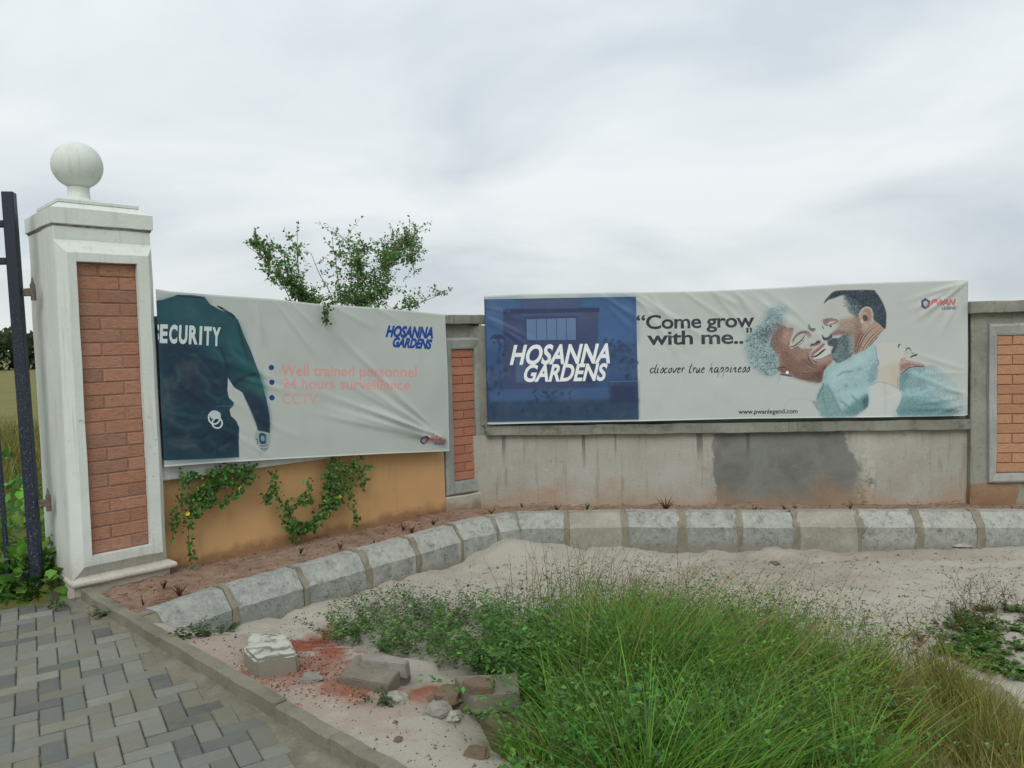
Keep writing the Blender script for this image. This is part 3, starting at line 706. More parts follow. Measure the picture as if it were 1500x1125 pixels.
# front of the mouldings stands 4 cm proud, so push the shaft back by that much
PM0b = PM0+Fm_.n*.03
wall_pillar(PM0b, am, wdm, .30, 'narrow brick inlaid wall pillar between the two banners', zsm, MT['concrete'], MT['brick2'], MT['grey_paint'], (ba, bb, bc, bd), plz, MT['plinth'])
P3 = onz(1423, 738, ZB); F3 = Frame(P3, dR, ZB); 
z3 = (F3.hit(1470, 473)[1], F3.hit(1470, 458)[1], F3.hit(1470, 440, -.05)[1])
a3, d3 = F3.hit(1460.5, 491); c3 = F3.hit(1470, 693)[1]; b3 = a3+.27; w3 = b3+a3-.0
print('pillar3', a3, b3, c3, d3, z3, w3)
r3, _ = wall_pillar(P3-F3.n*.0+F3.n*.02, math.atan2(dR[1], dR[0]), w3, .30, 'wall pillar with tan brick panel right of the couple banner', z3, MT['concrete'], MT['brick3'], MT['grey_paint'], (a3, b3, c3, d3), F3.hit(1470, 708)[1], concrete('stained_plinth', (.32, .22, .14), .25, soil=(.2, .5)), fm=.115, f=.03, pp=-.004)
ext = empty('boundary_wall', tuple(F3.w(w3, .05, 0)), F3.a, label='grey boundary wall carrying on past the tan brick pillar at right edge', cat='wall')
bm = bmesh.new(); box(bm, 0.001, 6, 0, .18, -.3, 1.42); bmobj('wall_panel', bm, MT['wall'], ext); bm = bmesh.new(); box(bm, .04, 6, -.03, .2, 1.42, 1.5); bmobj('coping', bm, MT['concrete_moss'], ext)
# narrow filler strip joining ochre wall to the middle pillar is part of the pillar shaft (depth)

# ------------------------------------------------------------------ banner painting
class Canvas:
    def __init__(s, fr, y, x0, x1, z0, z1, Wp, base):
        s.fr, s.y, s.x0, s.x1, s.z0, s.z1 = fr, y, x0, x1, z0, z1; s.W = Wp; s.H = int(Wp*(z1-z0)/(x1-x0)); s.a = np.empty((s.H, s.W, 3), np.float32); s.a[:] = base
    def m(s, pts):
        out = []
        for u, v in pts:
            x, z = s.fr.hit(u, v, s.y); out.append(((x-s.x0)/(s.x1-s.x0)*s.W, (s.z1-z)/(s.z1-s.z0)*s.H))
        return np.array(out)
    def k(s): return s.W/(s.x1-s.x0)
    def mask(s, polys, sub=4):
        """polys in canvas pixels; summed coverage"""
        allp = np.concatenate(polys); X0 = max(0, int(allp[:, 0].min())-2); X1 = min(s.W, int(allp[:, 0].max())+3); Y0 = max(0, int(allp[:, 1].min())-2); Y1 = min(s.H, int(allp[:, 1].max())+3)
        if X1 <= X0 or Y1 <= Y0: return None
        m = np.zeros((Y1-Y0, X1-X0), np.float32); xs = np.arange(X0, X1)
        for P in polys:
            A = P; B = np.roll(P, -1, 0); r0 = max(Y0, int(P[:, 1].min())-1); r1 = min(Y1, int(P[:, 1].max())+2)
            for row in range(r0, r1):
                for q in range(sub):
                    yy = row+(q+.5)/sub; c = (A[:, 1] > yy) != (B[:, 1] > yy)
                    if not c.any(): continue
                    a = A[c]; b = B[c]; xx = np.sort(a[:, 0]+(yy-a[:, 1])*(b[:, 0]-a[:, 0])/(b[:, 1]-a[:, 1]))
                    for i in range(0, len(xx)-1, 2):
                        lo, hi = xx[i], xx[i+1]; i0 = max(0, int(lo)-X0-1); i1 = min(m.shape[1], int(hi)-X0+2)
                        if i1 > i0: m[row-Y0, i0:i1] += np.clip(np.minimum(xs[i0:i1]+1, hi)-np.maximum(xs[i0:i1], lo), 0, 1)/sub
        return X0, Y0, np.clip(m, 0, 1)
    def blend(s, mk, col, alpha=1, soft=0, tex=None, fade=None):
        if mk is None: return
        X0, Y0, m = mk
        if soft:
            r = int(soft); p = 2*r; m = np.pad(m, p); X0 -= p; Y0 -= p
            for _ in range(2):
                for ax in (0, 1):
                    c = np.cumsum(np.concatenate([np.zeros_like(np.take(m, [0], ax)), m], ax), ax); n = m.shape[ax]
                    hi = np.clip(np.arange(n)+r+1, 0, n); lo = np.clip(np.arange(n)-r, 0, n); m = (np.take(c, hi, ax)-np.take(c, lo, ax))/(2*r+1)
            cx0 = max(0, -X0); cy0 = max(0, -Y0); m = m[cy0:, cx0:]; X0 += cx0; Y0 += cy0; m = m[:max(0, s.H-Y0), :max(0, s.W-X0)]
            if m.size == 0: return
        h, w = m.shape; YY, XX = np.mgrid[Y0:Y0+h, X0:X0+w]
        c = np.empty((h, w, 3), np.float32); c[:] = np.array(col)/255.
        if tex: c = tex(XX, YY, c)
        if fade is not None: m = m*fade(XX, YY)
        m = (m*alpha)[..., None]; s.a[Y0:Y0+h, X0:X0+w] = s.a[Y0:Y0+h, X0:X0+w]*(1-m)+c*m
    def poly(s, pts, col, alpha=1, soft=0, smooth=True, tex=None, fade=None):
        P = np.array(pts, float)
        if smooth:
            n = len(P); out = []
            for i in range(n):
                p0, p1, p2, p3 = P[i-1], P[i], P[(i+1) % n], P[(i+2) % n]
                for t in np.linspace(0, 1, 6)[:-1]:
                    out.append(.5*((2*p1)+(-p0+p2)*t+(2*p0-5*p1+4*p2-p3)*t*t+(-p0+3*p1-3*p2+p3)*t**3))
            P = np.array(out)
        s.blend(s.mask([s.m(P)]), col, alpha, soft*s.k()/420., tex, fade)
    def stroke(s, pts, w, col, alpha=1, soft=0, taper=True, smooth=True):
        P = np.array(pts, float)
        if smooth and len(P) > 2:
            Q = [P[0]]
            for i in range(len(P)-1):
                p0, p1, p2, p3 = P[max(i-1, 0)], P[i], P[i+1], P[min(i+2, len(P)-1)]
                for t in np.linspace(0, 1, 7)[1:]: Q.append(.5*((2*p1)+(-p0+p2)*t+(2*p0-5*p1+4*p2-p3)*t*t+(-p0+3*p1-3*p2+p3)*t**3))
            P = np.array(Q)
        T = np.gradient(P, axis=0); T /= np.linalg.norm(T, axis=1)[:, None]+1e-9; N = np.stack([-T[:, 1], T[:, 0]], 1)
        ww = np.full(len(P), w/2.); 
        if taper: ww = ww*np.clip(np.sin(np.linspace(.25, math.pi-.25, len(P)))*1.3, .2, 1)
        poly = np.vstack([P+N*ww[:, None], (P-N*ww[:, None])[::-1]]); s.blend(s.mask([s.m(poly)]), col, alpha, soft*s.k()/420.)
    def ell(s, u, v, a, b, col, ang=0, alpha=1, soft=0, ring=0, tex=None):
        t = np.linspace(0, 2*math.pi, 40)[:-1]; c, q = math.cos(math.radians(ang)), math.sin(math.radians(ang))
        f = lambda A, B: [(u+A*math.cos(x)*c-B*math.sin(x)*q, v+A*math.cos(x)*q+B*math.sin(x)*c) for x in t]
        if ring:
            p = f(a, b); p2 = f(a-ring, b-ring); s.blend(s.mask([s.m(p+[p[0]]+[p2[0]]+p2[::-1])]), col, alpha, soft*s.k()/420.)
        else: s.poly(f(a, b), col, alpha, soft, False, tex)
    def text(s, txt, p0, p1, cap, col, bold=0, shear=0, alpha=1, space=1, soft=0, bulge=0, ref='H'):
        """baseline from p0 to p1 (photo px), cap height px"""
        T = text_tris(txt, bold, shear, space); H = text_tris(ref, bold, 0, 1); hh = H[:, :, 1].max()
        x0, x1 = T[:, :, 0].min(), T[:, :, 0].max(); p0 = np.array(p0, float); p1 = np.array(p1, float)
        uu = (T[:, :, 0]-x0)/(x1-x0); up = T[:, :, 1]/hh*cap
        d = (p1-p0); n = np.array([d[1], -d[0]])/np.linalg.norm(d)
        pts = p0+uu[..., None]*d+up[..., None]*n
        flat = s.m(pts.reshape(-1, 2)).reshape(-1, 3, 2); s.blend(s.mask(list(flat)), col, alpha, soft*s.k()/420.)
    def image(s, name):
        im = bpy.data.images.new(name, s.W, s.H, alpha=False); px = np.ones((s.H, s.W, 4), np.float32); px[..., :3] = np.clip(s.a, 0, 1)[::-1]; im.pixels.foreach_set(px.ravel()); im.update(); return im
_tc = {}
def text_tris(txt, bold, shear, space):
    key = (txt, bold, shear, space)
    if key in _tc: return _tc[key]
    cu = bpy.data.curves.new('lettering', 'FONT'); cu.body = txt; cu.offset = bold; cu.shear = shear; cu.space_character = space; cu.resolution_u = 4
    ob = bpy.data.objects.new('lettering', cu); COL.objects.link(ob); bpy.context.view_layer.update()
    me = ob.evaluated_get(bpy.context.evaluated_depsgraph_get()).to_mesh(); me.calc_loop_triangles()
    v = np.array([x.co[:2] for x in me.vertices]); t = np.array([x.vertices[:] for x in me.loop_triangles]); T = v[t]
    bpy.data.objects.remove(ob); bpy.data.curves.remove(cu); _tc[key] = T; return T

WHITE = (176, 182, 177)
def tcol(c): return np.array(c)/255.
# --- right banner
YB = -.07
xa, za = FR.hit(709, 433, YB); xb = FR.hit(1418, 410, YB)[0]; zb = FR.hit(1416, 609, YB)[1]; za2 = FR.hit(1418, 410, YB)[1]; zb0 = FR.hit(712, 619, YB)[1]
RB = dict(x0=xa, x1=xb, z0=min(zb, zb0)-.01, z1=max(za, za2)+.01); print('banner R', RB, zb0, zb)
C = Canvas(FR, YB, RB['x0'], RB['x1'], RB['z0'], RB['z1'], 2800, tcol(WHITE))
def nz(scale, amp, seed, col2=None):
    def f(XX, YY, c):
        n = fbm(XX*scale, YY*scale, seed, 4)[..., None]
        if col2 is None: return c*(1+(n-.5)*2*amp)
        k = np.clip((n-.5)*amp+.5, 0, 1); return c*(1-k)+tcol(col2)*k
    return f
def blue(): 
    C.poly([(709, 438.5), (931.5, 434.5), (935.5, 614.5), (713, 618)], (38, 72, 122), smooth=False, tex=nz(.006, .12, 1))
    C.poly([(709, 439), (763, 438), (768, 500), (709, 510)], (58, 100, 152), .6, 14, False); C.poly([(850, 436), (931, 435), (933, 500), (880, 508), (855, 490)], (50, 98, 156), .6, 12, False)
    C.poly([(737, 453), (764, 452), (764, 439), (848, 437), (849, 450), (878, 451), (877, 457), (875, 530), (875, 575), (738, 575)], (48, 62, 108), .9, 2, False)
    C.poly([(765, 439), (848, 437), (849, 462), (765, 463)], (58, 78, 124), .8, 2, False)
    C.poly([(737, 453), (878, 451), (878, 457), (737, 460)], (30, 46, 92), .8, 1, False)
    C.poly([(769.5, 466), (844.5, 464), (845, 499), (771, 500)], (30, 52, 100), 1, 1, False)
    C.poly([(771, 467.5), (843.5, 465.5), (844, 498), (772, 498.5)], (78, 112, 158), 1, 1, False)
    for u in (785.5, 800.5, 815, 829.5): C.stroke([(u, 466), (u+.8, 498)], 1, (40, 66, 112), 1, 0, False)
    C.poly([(755, 520), (771, 520), (771, 560), (756, 560)], (62, 96, 140), .7, 3, False); C.poly([(848, 524), (872, 523), (873, 560), (849, 560)], (30, 48, 92), .8, 3, False)
    C.poly([(718, 571), (902, 567), (902, 586), (718, 590)], (48, 82, 134), .95, 2, False)
    C.poly([(712, 588), (935, 584), (935, 614), (713, 618)], (28, 50, 88), .95, 5, False, nz(.03, .7, 5, (40, 74, 100)))
    C.poly([(893, 560), (934, 557), (935, 590), (893, 590)], (26, 44, 84), .8, 6, False)
    for k in range(140):      # palms, trees and planting round the printed house
        b = [((886, 925), (498, 535)), ((720, 742), (492, 560)), ((780, 835), (570, 590)), ((716, 900), (590, 612)), ((905, 934), (505, 560)), ((712, 735), (540, 580))][k % 6]
        u = random.uniform(*b[0]); v = random.uniform(*b[1]); C.ell(u, v, random.uniform(2, 5), random.uniform(1.5, 4), random.choice([(24, 48, 88), (30, 60, 96), (22, 40, 80), (44, 78, 110)]), random.uniform(0, 180), .5, 1)
    for a in np.linspace(-2.9, -.2, 9): C.stroke([(805, 574), (805+14*math.cos(a), 572+8*math.sin(a)), (805+22*math.cos(a), 577+9*math.sin(a))], 1.6, (48, 84, 96), .7, 1)
    for a in np.linspace(-3.2, .1, 10): C.stroke([(729, 497), (729+8*math.cos(a), 495+6*math.sin(a)), (729+12*math.cos(a), 500+5*math.sin(a))], 1.5, (26, 46, 86), .8, 1)
    C.stroke([(729, 497), (731, 540)], 1.5, (26, 44, 84), .8, 1)
    for u in range(894, 934, 3): C.stroke([(u, 558), (u+.2, 566)], .6, (90, 120, 150), .6, 0, False)
    C.stroke([(893, 559), (934, 558)], .8, (100, 130, 160), .7, 0, False)
    C.stroke([(711, 441), (750, 440), (741, 462)], 1, (75, 115, 165), .5, 1)
    xr_ = int(C.m([(933, 520)])[0][0])+8; A = C.a[:, :xr_]; l = A.mean(2, keepdims=True); w_ = (A[..., 2:]-A[..., :1] > .08); C.a[:, :xr_] = np.where(w_, A*.80+l*.20+np.array([.015, .01, 0]), A)
blue()
C.text('HOSANNA', (746.5, 533.5), (893.5, 531), 28, (222, 226, 224), .032, .32, 1, 1.0)
C.text('GARDENS', (767.5, 558.5), (890.5, 556.5), 24.5, (222, 226, 224), .032, .32, 1, 1.0)
C.text('\u201cCome grow', (932.5, 482), (1105, 478.5), 20, (44, 50, 58), .02, 0, 1, .95)
C.text('with me..', (948, 505), (1089, 503), 20, (44, 50, 58), .02, 0, 1, .95)
for q in (0, 5.2): C.poly([(1092.5+q, 480), (1096.3+q, 480), (1095.9+q, 487.5), (1093.2+q, 487.5)], (44, 50, 58), smooth=False)
# handwriting strokes: letters on a small grid, x advance and strokes in units of x-height
HW = {
 'd': (.95, [[(.75, .85), (.35, 1), (.1, .5), (.35, .0), (.75, .6)], [(1.0, 2.0), (.78, .7), (.85, 0), (1.0, .15)]]),
 'i': (.5, [[(.15, .7), (.3, 1), (.2, .1), (.45, .15)], [(.38, 1.45), (.42, 1.6)]]),
 's': (.6, [[(.1, .1), (.5, 1.05), (.6, .4), (.35, 0), (.15, .15)]]),
 'c': (.65, [[(.6, .8), (.4, 1), (.15, .5), (.3, 0), (.65, .2)]]),
 'o': (.7, [[(.4, 1), (.15, .5), (.3, 0), (.6, .5), (.42, 1), (.7, .85)]]),
 'v': (.65, [[(.1, .9), (.25, .0), (.6, .95), (.75, .85)]]),
 'e': (.6, [[(.15, .45), (.5, .75), (.35, 1), (.12, .4), (.3, 0), (.6, .25)]]),
 'r': (.55, [[(.1, .6), (.25, 1.0), (.2, 0)], [(.22, .6), (.4, 1), (.58, .85)]]),
 't': (.6, [[(.45, 2.0), (.22, .3), (.35, 0), (.55, .2)], [(.0, 1.25), (.75, 1.4)]]),
 'u': (.75, [[(.2, 1), (.12, .2), (.3, 0), (.6, 1)], [(.6, 1), (.52, .1), (.75, .15)]]),
 'h': (.8, [[(.4, 2.0), (.1, 0)], [(.15, .4), (.5, 1), (.5, .1), (.75, .15)]]),
 'a': (.8, [[(.6, .85), (.3, 1), (.1, .4), (.3, 0), (.6, .8)], [(.65, 1), (.58, .1), (.8, .15)]]),
 'p': (.75, [[(.25, 1.1), (-.1, -.9)], [(.15, .5), (.5, 1.05), (.6, .4), (.25, .0)]]),
 'n': (.75, [[(.15, 1), (.08, 0)], [(.12, .5), (.45, 1), (.45, .1), (.7, .15)]]),
 ' ': (.55, [])}
def hand(txt, p0, p1, xh, w, col):
    tot = sum(HW[c][0] for c in txt); x = 0; kx = (p1[0]-p0[0])/(tot*xh)
    for c in txt:
        adv, st = HW[c]
        for q in st:
            pts = [(p0[0]+(x+a+b*.12)*xh*kx, p0[1]+(p1[1]-p0[1])*(x/tot)-b*xh) for a, b in q]; C.stroke(pts, w, col, 1, 0, True)
        x += adv
hand('discover true happiness', (951, 546.5), (1097, 545), 7.2, 1.55, (30, 34, 38))
def pwan(C, x, y, w, h, a=1):
    cx, cy, r = x+w*.105, y+h*.5, h*.42
    hexa = [(cx+r*.95*math.cos(t), cy+r*1.15*math.sin(t)) for t in np.linspace(-math.pi/2, math.pi*1.5, 7)[:-1]]
    C.poly(hexa, (40, 62, 110), a, 0, False); C.poly([(cx, cy-r*.2), (cx+r*.9, cy-r*.6), (cx+r*.9, cy+r*.6), (cx, cy+r*1.1)], (190, 90, 80), a*.8, 0, False)
    C.ell(cx, cy, r*.45, r*.55, WHITE, 0, a)
    C.text('PWAN', (x+w*.25, y+h*.62), (x+w, y+h*.60), h*.48, (206, 96, 88), .05, .3, a, .95); C.text('LEGEND', (x+w*.58, y+h*.97), (x+w, y+h*.96), h*.24, (50, 70, 125), .03, 0, a)
pwan(C, 1350, 436, 50.5, 18, .9)
cA = lambda pts: [(1080+x/5.115, 400+y/5.115) for x, y in pts]
cB = lambda pts: [(1170+x/4.5, 390+y/4.5) for x, y in pts]
def couple():
    k1 = lambda pts: [(1085+x/9., 440+y/9.) for x, y in pts]
    k2 = lambda pts: [(1190+x/8.65, 415+y/8.65) for x, y in pts]
    k3 = lambda pts: [(1190+x/6.52, 490+y/6.52) for x, y in pts]
    grain = nz(.12, .22, 9)
    # woman: pale teal curls, darker in a diagonal band beside the forehead
    C.poly(k1([(620, 110), (520, 70), (420, 80), (340, 150), (280, 260), (200, 360), (110, 440), (55, 520), (45, 650), (80, 760), (150, 880), (260, 960), (370, 1000), (450, 985), (520, 930), (530, 820), (480, 740), (440, 640), (400, 520), (420, 420), (500, 330), (570, 220)]), (136, 160, 164), .85, 9, tex=nz(.05, 1.1, 7, (112, 150, 154)))
    C.poly(k1([(90, 480), (200, 420), (350, 320), (480, 290), (540, 310), (470, 380), (400, 440), (370, 540), (430, 640), (510, 740), (525, 850), (450, 960), (370, 985), (250, 930), (180, 820), (110, 700)]), (108, 136, 142), .7, 7, tex=nz(.09, 2.4, 17, (140, 166, 170)))
    C.poly(k1([(200, 450), (330, 350), (420, 290), (500, 300), (540, 320), (460, 390), (400, 440), (350, 500), (300, 560), (240, 540)]), (66, 90, 96), .75, 5, tex=nz(.14, 2, 18, (112, 140, 140)))
    hp = [(600, 120), (450, 90), (340, 190), (200, 370), (70, 520), (60, 680), (170, 890), (370, 985), (500, 930), (520, 800), (440, 640), (400, 500), (480, 350)]
    for k in range(1100):
        x = random.uniform(50, 600); y = random.uniform(90, 990)
        if not inpoly(np.array(x), np.array(y), hp): continue
        r = random.uniform(8, 22); a0 = random.uniform(0, 6.28); pts = [(x+r*math.cos(a0+t), y+r*.8*math.sin(a0+t)) for t in np.linspace(0, random.uniform(1.5, 3.6), 4)]
        near = math.exp(-((x-330)/150.)**2-((y-430)/120.)**2)+.5*math.exp(-((x-430)/90.)**2-((y-850)/130.)**2)+.4*math.exp(-((x-290)/60.)**2-((y-730)/60.)**2)
        dk = random.random() < .18+.6*near; fade_ = .35+.4*min(1, max(0, (y-100)/250.)); C.stroke(k1(pts), random.uniform(.5, 1.0), (58, 80, 88) if dk else (158, 182, 184), fade_)
    # brown side of the face; the lit cheek and forehead are as pale as the sheet
    C.poly(k1([(600, 330), (690, 350), (700, 440), (660, 560), (640, 640), (760, 600), (820, 620), (900, 560), (960, 600), (1050, 560), (1080, 620), (1000, 700), (930, 640), (780, 650), (620, 640), (560, 420)]), (172, 158, 148), .55, 7)
    C.poly(k1([(400, 520), (450, 420), (530, 330), (590, 345), (612, 370), (682, 362), (684, 420), (650, 520), (640, 600), (660, 640), (740, 600), (800, 640), (860, 640), (900, 640), (945, 640), (905, 730), (985, 790), (1090, 780), (1170, 720), (1215, 700), (1222, 770), (1190, 830), (1130, 880), (1090, 930), (1075, 1030), (1050, 1078), (960, 1075), (860, 1055), (740, 1020), (650, 990), (590, 960), (545, 985), (520, 930), (505, 850), (520, 790), (500, 740), (470, 700), (430, 640), (390, 580)]), (148, 112, 98), .98, 2, tex=nz(.02, .22, 9))
    C.poly(k1([(540, 640), (640, 660), (700, 700), (820, 800), (980, 870), (1090, 900), (1075, 1040), (1040, 1078), (900, 1062), (740, 1020), (650, 985), (600, 940), (560, 860), (520, 760)]), (118, 82, 72), .65, 9)
    C.poly(k1([(980, 960), (1080, 930), (1070, 1040), (1040, 1078), (930, 1068), (700, 1008), (820, 1010)]), (90, 60, 56), .75, 5); C.poly(k1([(1090, 880), (1160, 840), (1210, 790), (1130, 880), (1088, 940)]), (96, 62, 58), .8, 3)
    C.poly(k1([(400, 440), (470, 390), (540, 330), (570, 350), (520, 430), (500, 520), (540, 640), (520, 700), (450, 640), (410, 560)]), (124, 92, 88), .6, 6); C.poly(k1([(560, 420), (620, 380), (670, 400), (640, 500), (610, 590), (560, 560)]), (176, 142, 124), .7, 6)
    C.poly(k1([(700, 700), (790, 640), (880, 650), (900, 720), (840, 780), (760, 800)]), (168, 130, 114), .6, 8)
    for k in range(240):
        x = random.uniform(390, 520); y = random.uniform(480, 720); C.ell(*k1([(x, y)])[0], .45, .35, random.choice([(170, 160, 150), (86, 66, 66)]), 0, .5)
    # eyes
    C.poly(k1([(680, 560), (690, 500), (740, 440), (800, 405), (860, 402), (905, 430), (925, 470), (890, 490), (850, 440), (800, 440), (730, 480), (705, 540)]), (128, 96, 94), .9, 2.5)
    C.poly(k1([(695, 560), (715, 500), (770, 455), (815, 455), (820, 500), (780, 545), (730, 580)]), (172, 172, 160), .95, 1.5)
    C.stroke(k1([(640, 618), (700, 600), (760, 560), (810, 515), (845, 455)]), 1.5, (46, 36, 40), .95, .4); C.stroke(k1([(688, 550), (705, 495), (760, 440), (830, 412)]), .8, (78, 56, 58), .9, .4); C.stroke(k1([(740, 590), (800, 565), (850, 500)]), .7, (110, 84, 80), .8, .6)
    C.poly(k1([(870, 430), (920, 460), (930, 485), (880, 490)]), (190, 156, 150), .8, 2)
    C.poly(k1([(885, 330), (905, 310), (915, 350), (940, 375), (975, 365), (985, 385), (950, 412), (915, 400), (890, 375)]), (104, 108, 108), .85, 2); C.stroke(k1([(910, 385), (940, 375), (975, 370)]), 1, (40, 44, 50), .95, .3); C.stroke(k1([(930, 408), (960, 400), (978, 385)]), .7, (40, 44, 50), .8, .3)
    # nose and smile
    C.poly(k1([(915, 590), (930, 570), (980, 560), (1010, 530), (1050, 530), (1055, 560), (1010, 590), (950, 605), (915, 610)]), (122, 92, 92), .9, 1.6); C.stroke(k1([(918, 590), (950, 582), (975, 585)]), 1.3, (50, 38, 42), .9, .4); C.stroke(k1([(985, 575), (1015, 548), (1045, 545)]), 1.7, (44, 32, 38), .95, .4)
    C.poly(k1([(920, 745), (935, 690), (985, 650), (1040, 605), (1080, 570), (1110, 575), (1090, 620), (1030, 665), (975, 710), (945, 750)]), (150, 100, 102), .95, 1.2)
    C.poly(k1([(945, 745), (985, 705), (1040, 660), (1095, 605), (1130, 580), (1165, 620), (1180, 680), (1150, 720), (1060, 755), (985, 765)]), (188, 190, 184), 1, .8)
    C.stroke(k1([(935, 750), (990, 735), (1045, 700), (1085, 665), (1120, 640)]), 2.6, (42, 44, 46), .95, .4); C.stroke(k1([(975, 720), (1000, 712), (1020, 700)]), .9, (206, 210, 202), .9, .2)
    C.stroke(k1([(985, 778), (1060, 775), (1130, 740), (1180, 705)]), 1.3, (128, 84, 80), .9, .6); C.poly(k1([(1000, 800), (1080, 790), (1150, 750), (1195, 730), (1190, 770), (1110, 810), (1040, 820)]), (178, 140, 134), .7, 3)
    C.stroke(k1([(890, 720), (900, 780), (950, 840), (1010, 870)]), 1.1, (78, 54, 50), .85, .5); C.stroke(k1([(905, 735), (930, 790), (985, 845)]), .8, (196, 160, 136), .85, .5); C.stroke(k1([(815, 795), (880, 830), (950, 870), (1000, 885)]), 1.0, (84, 56, 52), .8, .5); C.stroke(k1([(850, 840), (900, 880), (960, 895)]), .8, (176, 138, 118), .7, .5)
    C.stroke(k1([(740, 945), (820, 958), (930, 955), (990, 950)]), .9, (80, 52, 48), .8, .4); C.stroke(k1([(750, 935), (830, 945), (930, 942)]), .6, (190, 156, 136), .6, .4); C.stroke(k1([(700, 1000), (800, 1025), (930, 1040)]), .8, (82, 54, 50), .6, .5)
    # ear, pearl, collar
    C.poly(k1([(470, 890), (540, 868), (590, 880), (605, 930), (585, 960), (540, 950), (500, 930)]), (132, 90, 80), .9, 1.5); C.stroke(k1([(480, 905), (530, 880), (585, 885), (600, 920)]), 1.2, (60, 38, 42), .9, .4); C.stroke(k1([(505, 920), (540, 905), (560, 930)]), .8, (70, 44, 44), .8, .4)
    C.ell(*k1([(612, 950)])[0], 2.3, 2.1, (226, 230, 228)); C.stroke(k1([(510, 975), (560, 980), (620, 990), (670, 1000)]), 2.6, (48, 62, 88), .85, .8); C.stroke(k1([(520, 1000), (500, 1050), (480, 1090)]), 3, (132, 160, 166), .6, 2)
    C.poly(cA([(330, 790), (420, 805), (600, 826), (600, 900), (590, 1000), (640, 1080), (240, 1080), (250, 900)]), (172, 182, 178), .5, 14)
    C.stroke(cA([(345, 1000), (380, 960), (440, 940), (540, 950), (590, 980)]), 1.6, (148, 168, 168), .6, 2); C.stroke(cA([(215, 1010), (235, 940), (250, 880)]), 6, (156, 178, 180), .35, 6); C.poly(cA([(560, 960), (600, 970), (620, 1040), (590, 1010)]), (110, 140, 144), .6, 2)
    # man: forehead almost as pale as the sheet, shaded socket, cheek, jaw
    C.poly(k2([(150, 250), (250, 190), (390, 140), (450, 250), (520, 350), (540, 430), (480, 520), (420, 620), (300, 620), (240, 560), (140, 520), (100, 430), (120, 330)]), (170, 176, 166), .6, 8)
    C.poly(k2([(330, 480), (450, 430), (560, 400), (600, 420), (620, 520), (640, 600), (580, 760), (560, 870), (520, 900), (510, 780), (480, 690), (400, 630), (300, 600), (330, 540)]), (162, 136, 118), .85, 7, tex=nz(.02, .16, 4))
    C.poly(k2([(520, 470), (600, 430), (640, 560), (620, 700), (570, 860), (530, 890), (515, 780), (540, 640)]), (140, 106, 92), .7, 6); C.poly(k2([(540, 400), (590, 330), (620, 320), (600, 400), (560, 440)]), (118, 76, 78), .7, 3)
    C.poly(k2([(130, 470), (180, 450), (260, 450), (320, 470), (300, 500), (200, 500), (190, 540), (150, 520)]), (138, 100, 100), .85, 3); C.poly(k2([(195, 505), (240, 480), (310, 478), (270, 510), (215, 525)]), (182, 176, 158), .95, 1)
    C.stroke(k2([(195, 535), (225, 525), (270, 508), (330, 470)]), 1.0, (64, 50, 52), .95, .3); C.ell(*k2([(232, 545)])[0], 1.8, 1.4, (60, 52, 54), -15, .9, .5); C.stroke(k2([(140, 465), (200, 448), (270, 452), (325, 470)]), .9, (104, 72, 74), .8, .5); C.stroke(k2([(125, 540), (135, 565), (145, 575)]), 1.4, (56, 44, 50), .9, .4)
    C.poly(k2([(230, 640), (300, 600), (390, 600), (470, 640), (480, 680), (400, 650), (300, 660), (250, 670)]), (136, 96, 92), .8, 3.5)
    C.poly(k2([(125, 650), (150, 685), (200, 680), (240, 640), (250, 680), (220, 710), (160, 725), (130, 700)]), (66, 66, 76), .95, 1.2); C.stroke(k2([(120, 655), (132, 690), (150, 715)]), 1, (38, 40, 52), .9, .3)
    # beard
    bd = [(250, 700), (330, 690), (400, 650), (450, 650), (500, 700), (520, 780), (520, 880), (480, 940), (400, 980), (340, 1012), (280, 990), (240, 880), (280, 800), (250, 740)]
    C.poly(k2(bd), (118, 142, 146), .95, 1.5, tex=nz(.07, 1.6, 12, (74, 96, 102))); C.poly(k2([(360, 680), (440, 660), (480, 700), (450, 850), (440, 960), (400, 975), (380, 860)]), (78, 98, 102), .55, 4); C.poly(k2([(430, 660), (490, 690), (520, 780), (515, 880), (480, 860), (470, 760)]), (170, 176, 170), .6, 4)
    C.poly(k2([(190, 740), (230, 710), (290, 700), (325, 720), (320, 780), (290, 850), (250, 890), (245, 850), (265, 800), (210, 790)]), (60, 66, 80), .9, 2)
    for k in range(1100):
        x = random.uniform(240, 525); y = random.uniform(645, 1010)
        if inpoly(np.array(x), np.array(y), bd): C.stroke(k2([(x, y), (x+random.uniform(-9, 9), y+random.uniform(3, 14))]), random.uniform(.5, 1.0), random.choice([(178, 196, 196), (36, 44, 54), (46, 60, 68), (104, 130, 134), (36, 44, 54)]), .75)
    # hair: clipped crown, greying temple
    C.poly(k2([(150, 255), (165, 215), (220, 150), (270, 108), (340, 92), (480, 88), (760, 86), (800, 110), (860, 190), (905, 280), (930, 360), (936, 440), (928, 560), (905, 580), (880, 550), (850, 520), (810, 490), (775, 460), (770, 380), (745, 320), (700, 295), (650, 305), (610, 340), (560, 400), (530, 380), (480, 300), (440, 210), (410, 145), (380, 150), (330, 165), (270, 190), (200, 210)]), (44, 60, 76), .97, 1.5, tex=nz(.12, .5, 15))
    C.poly(k2([(390, 145), (440, 170), (520, 260), (600, 330), (560, 400), (500, 390), (450, 330), (430, 240)]), (112, 138, 138), .75, 4, tex=nz(.12, 1.8, 15, (66, 80, 90)))
    for k in range(500):
        x = random.uniform(390, 620); y = random.uniform(130, 400)
        if y > 120+(x-400)*.6 and y < 300+(x-400)*.8: C.ell(*k2([(x, y)])[0], .5, .4, random.choice([(160, 180, 176), (52, 66, 78)]), 0, .6)
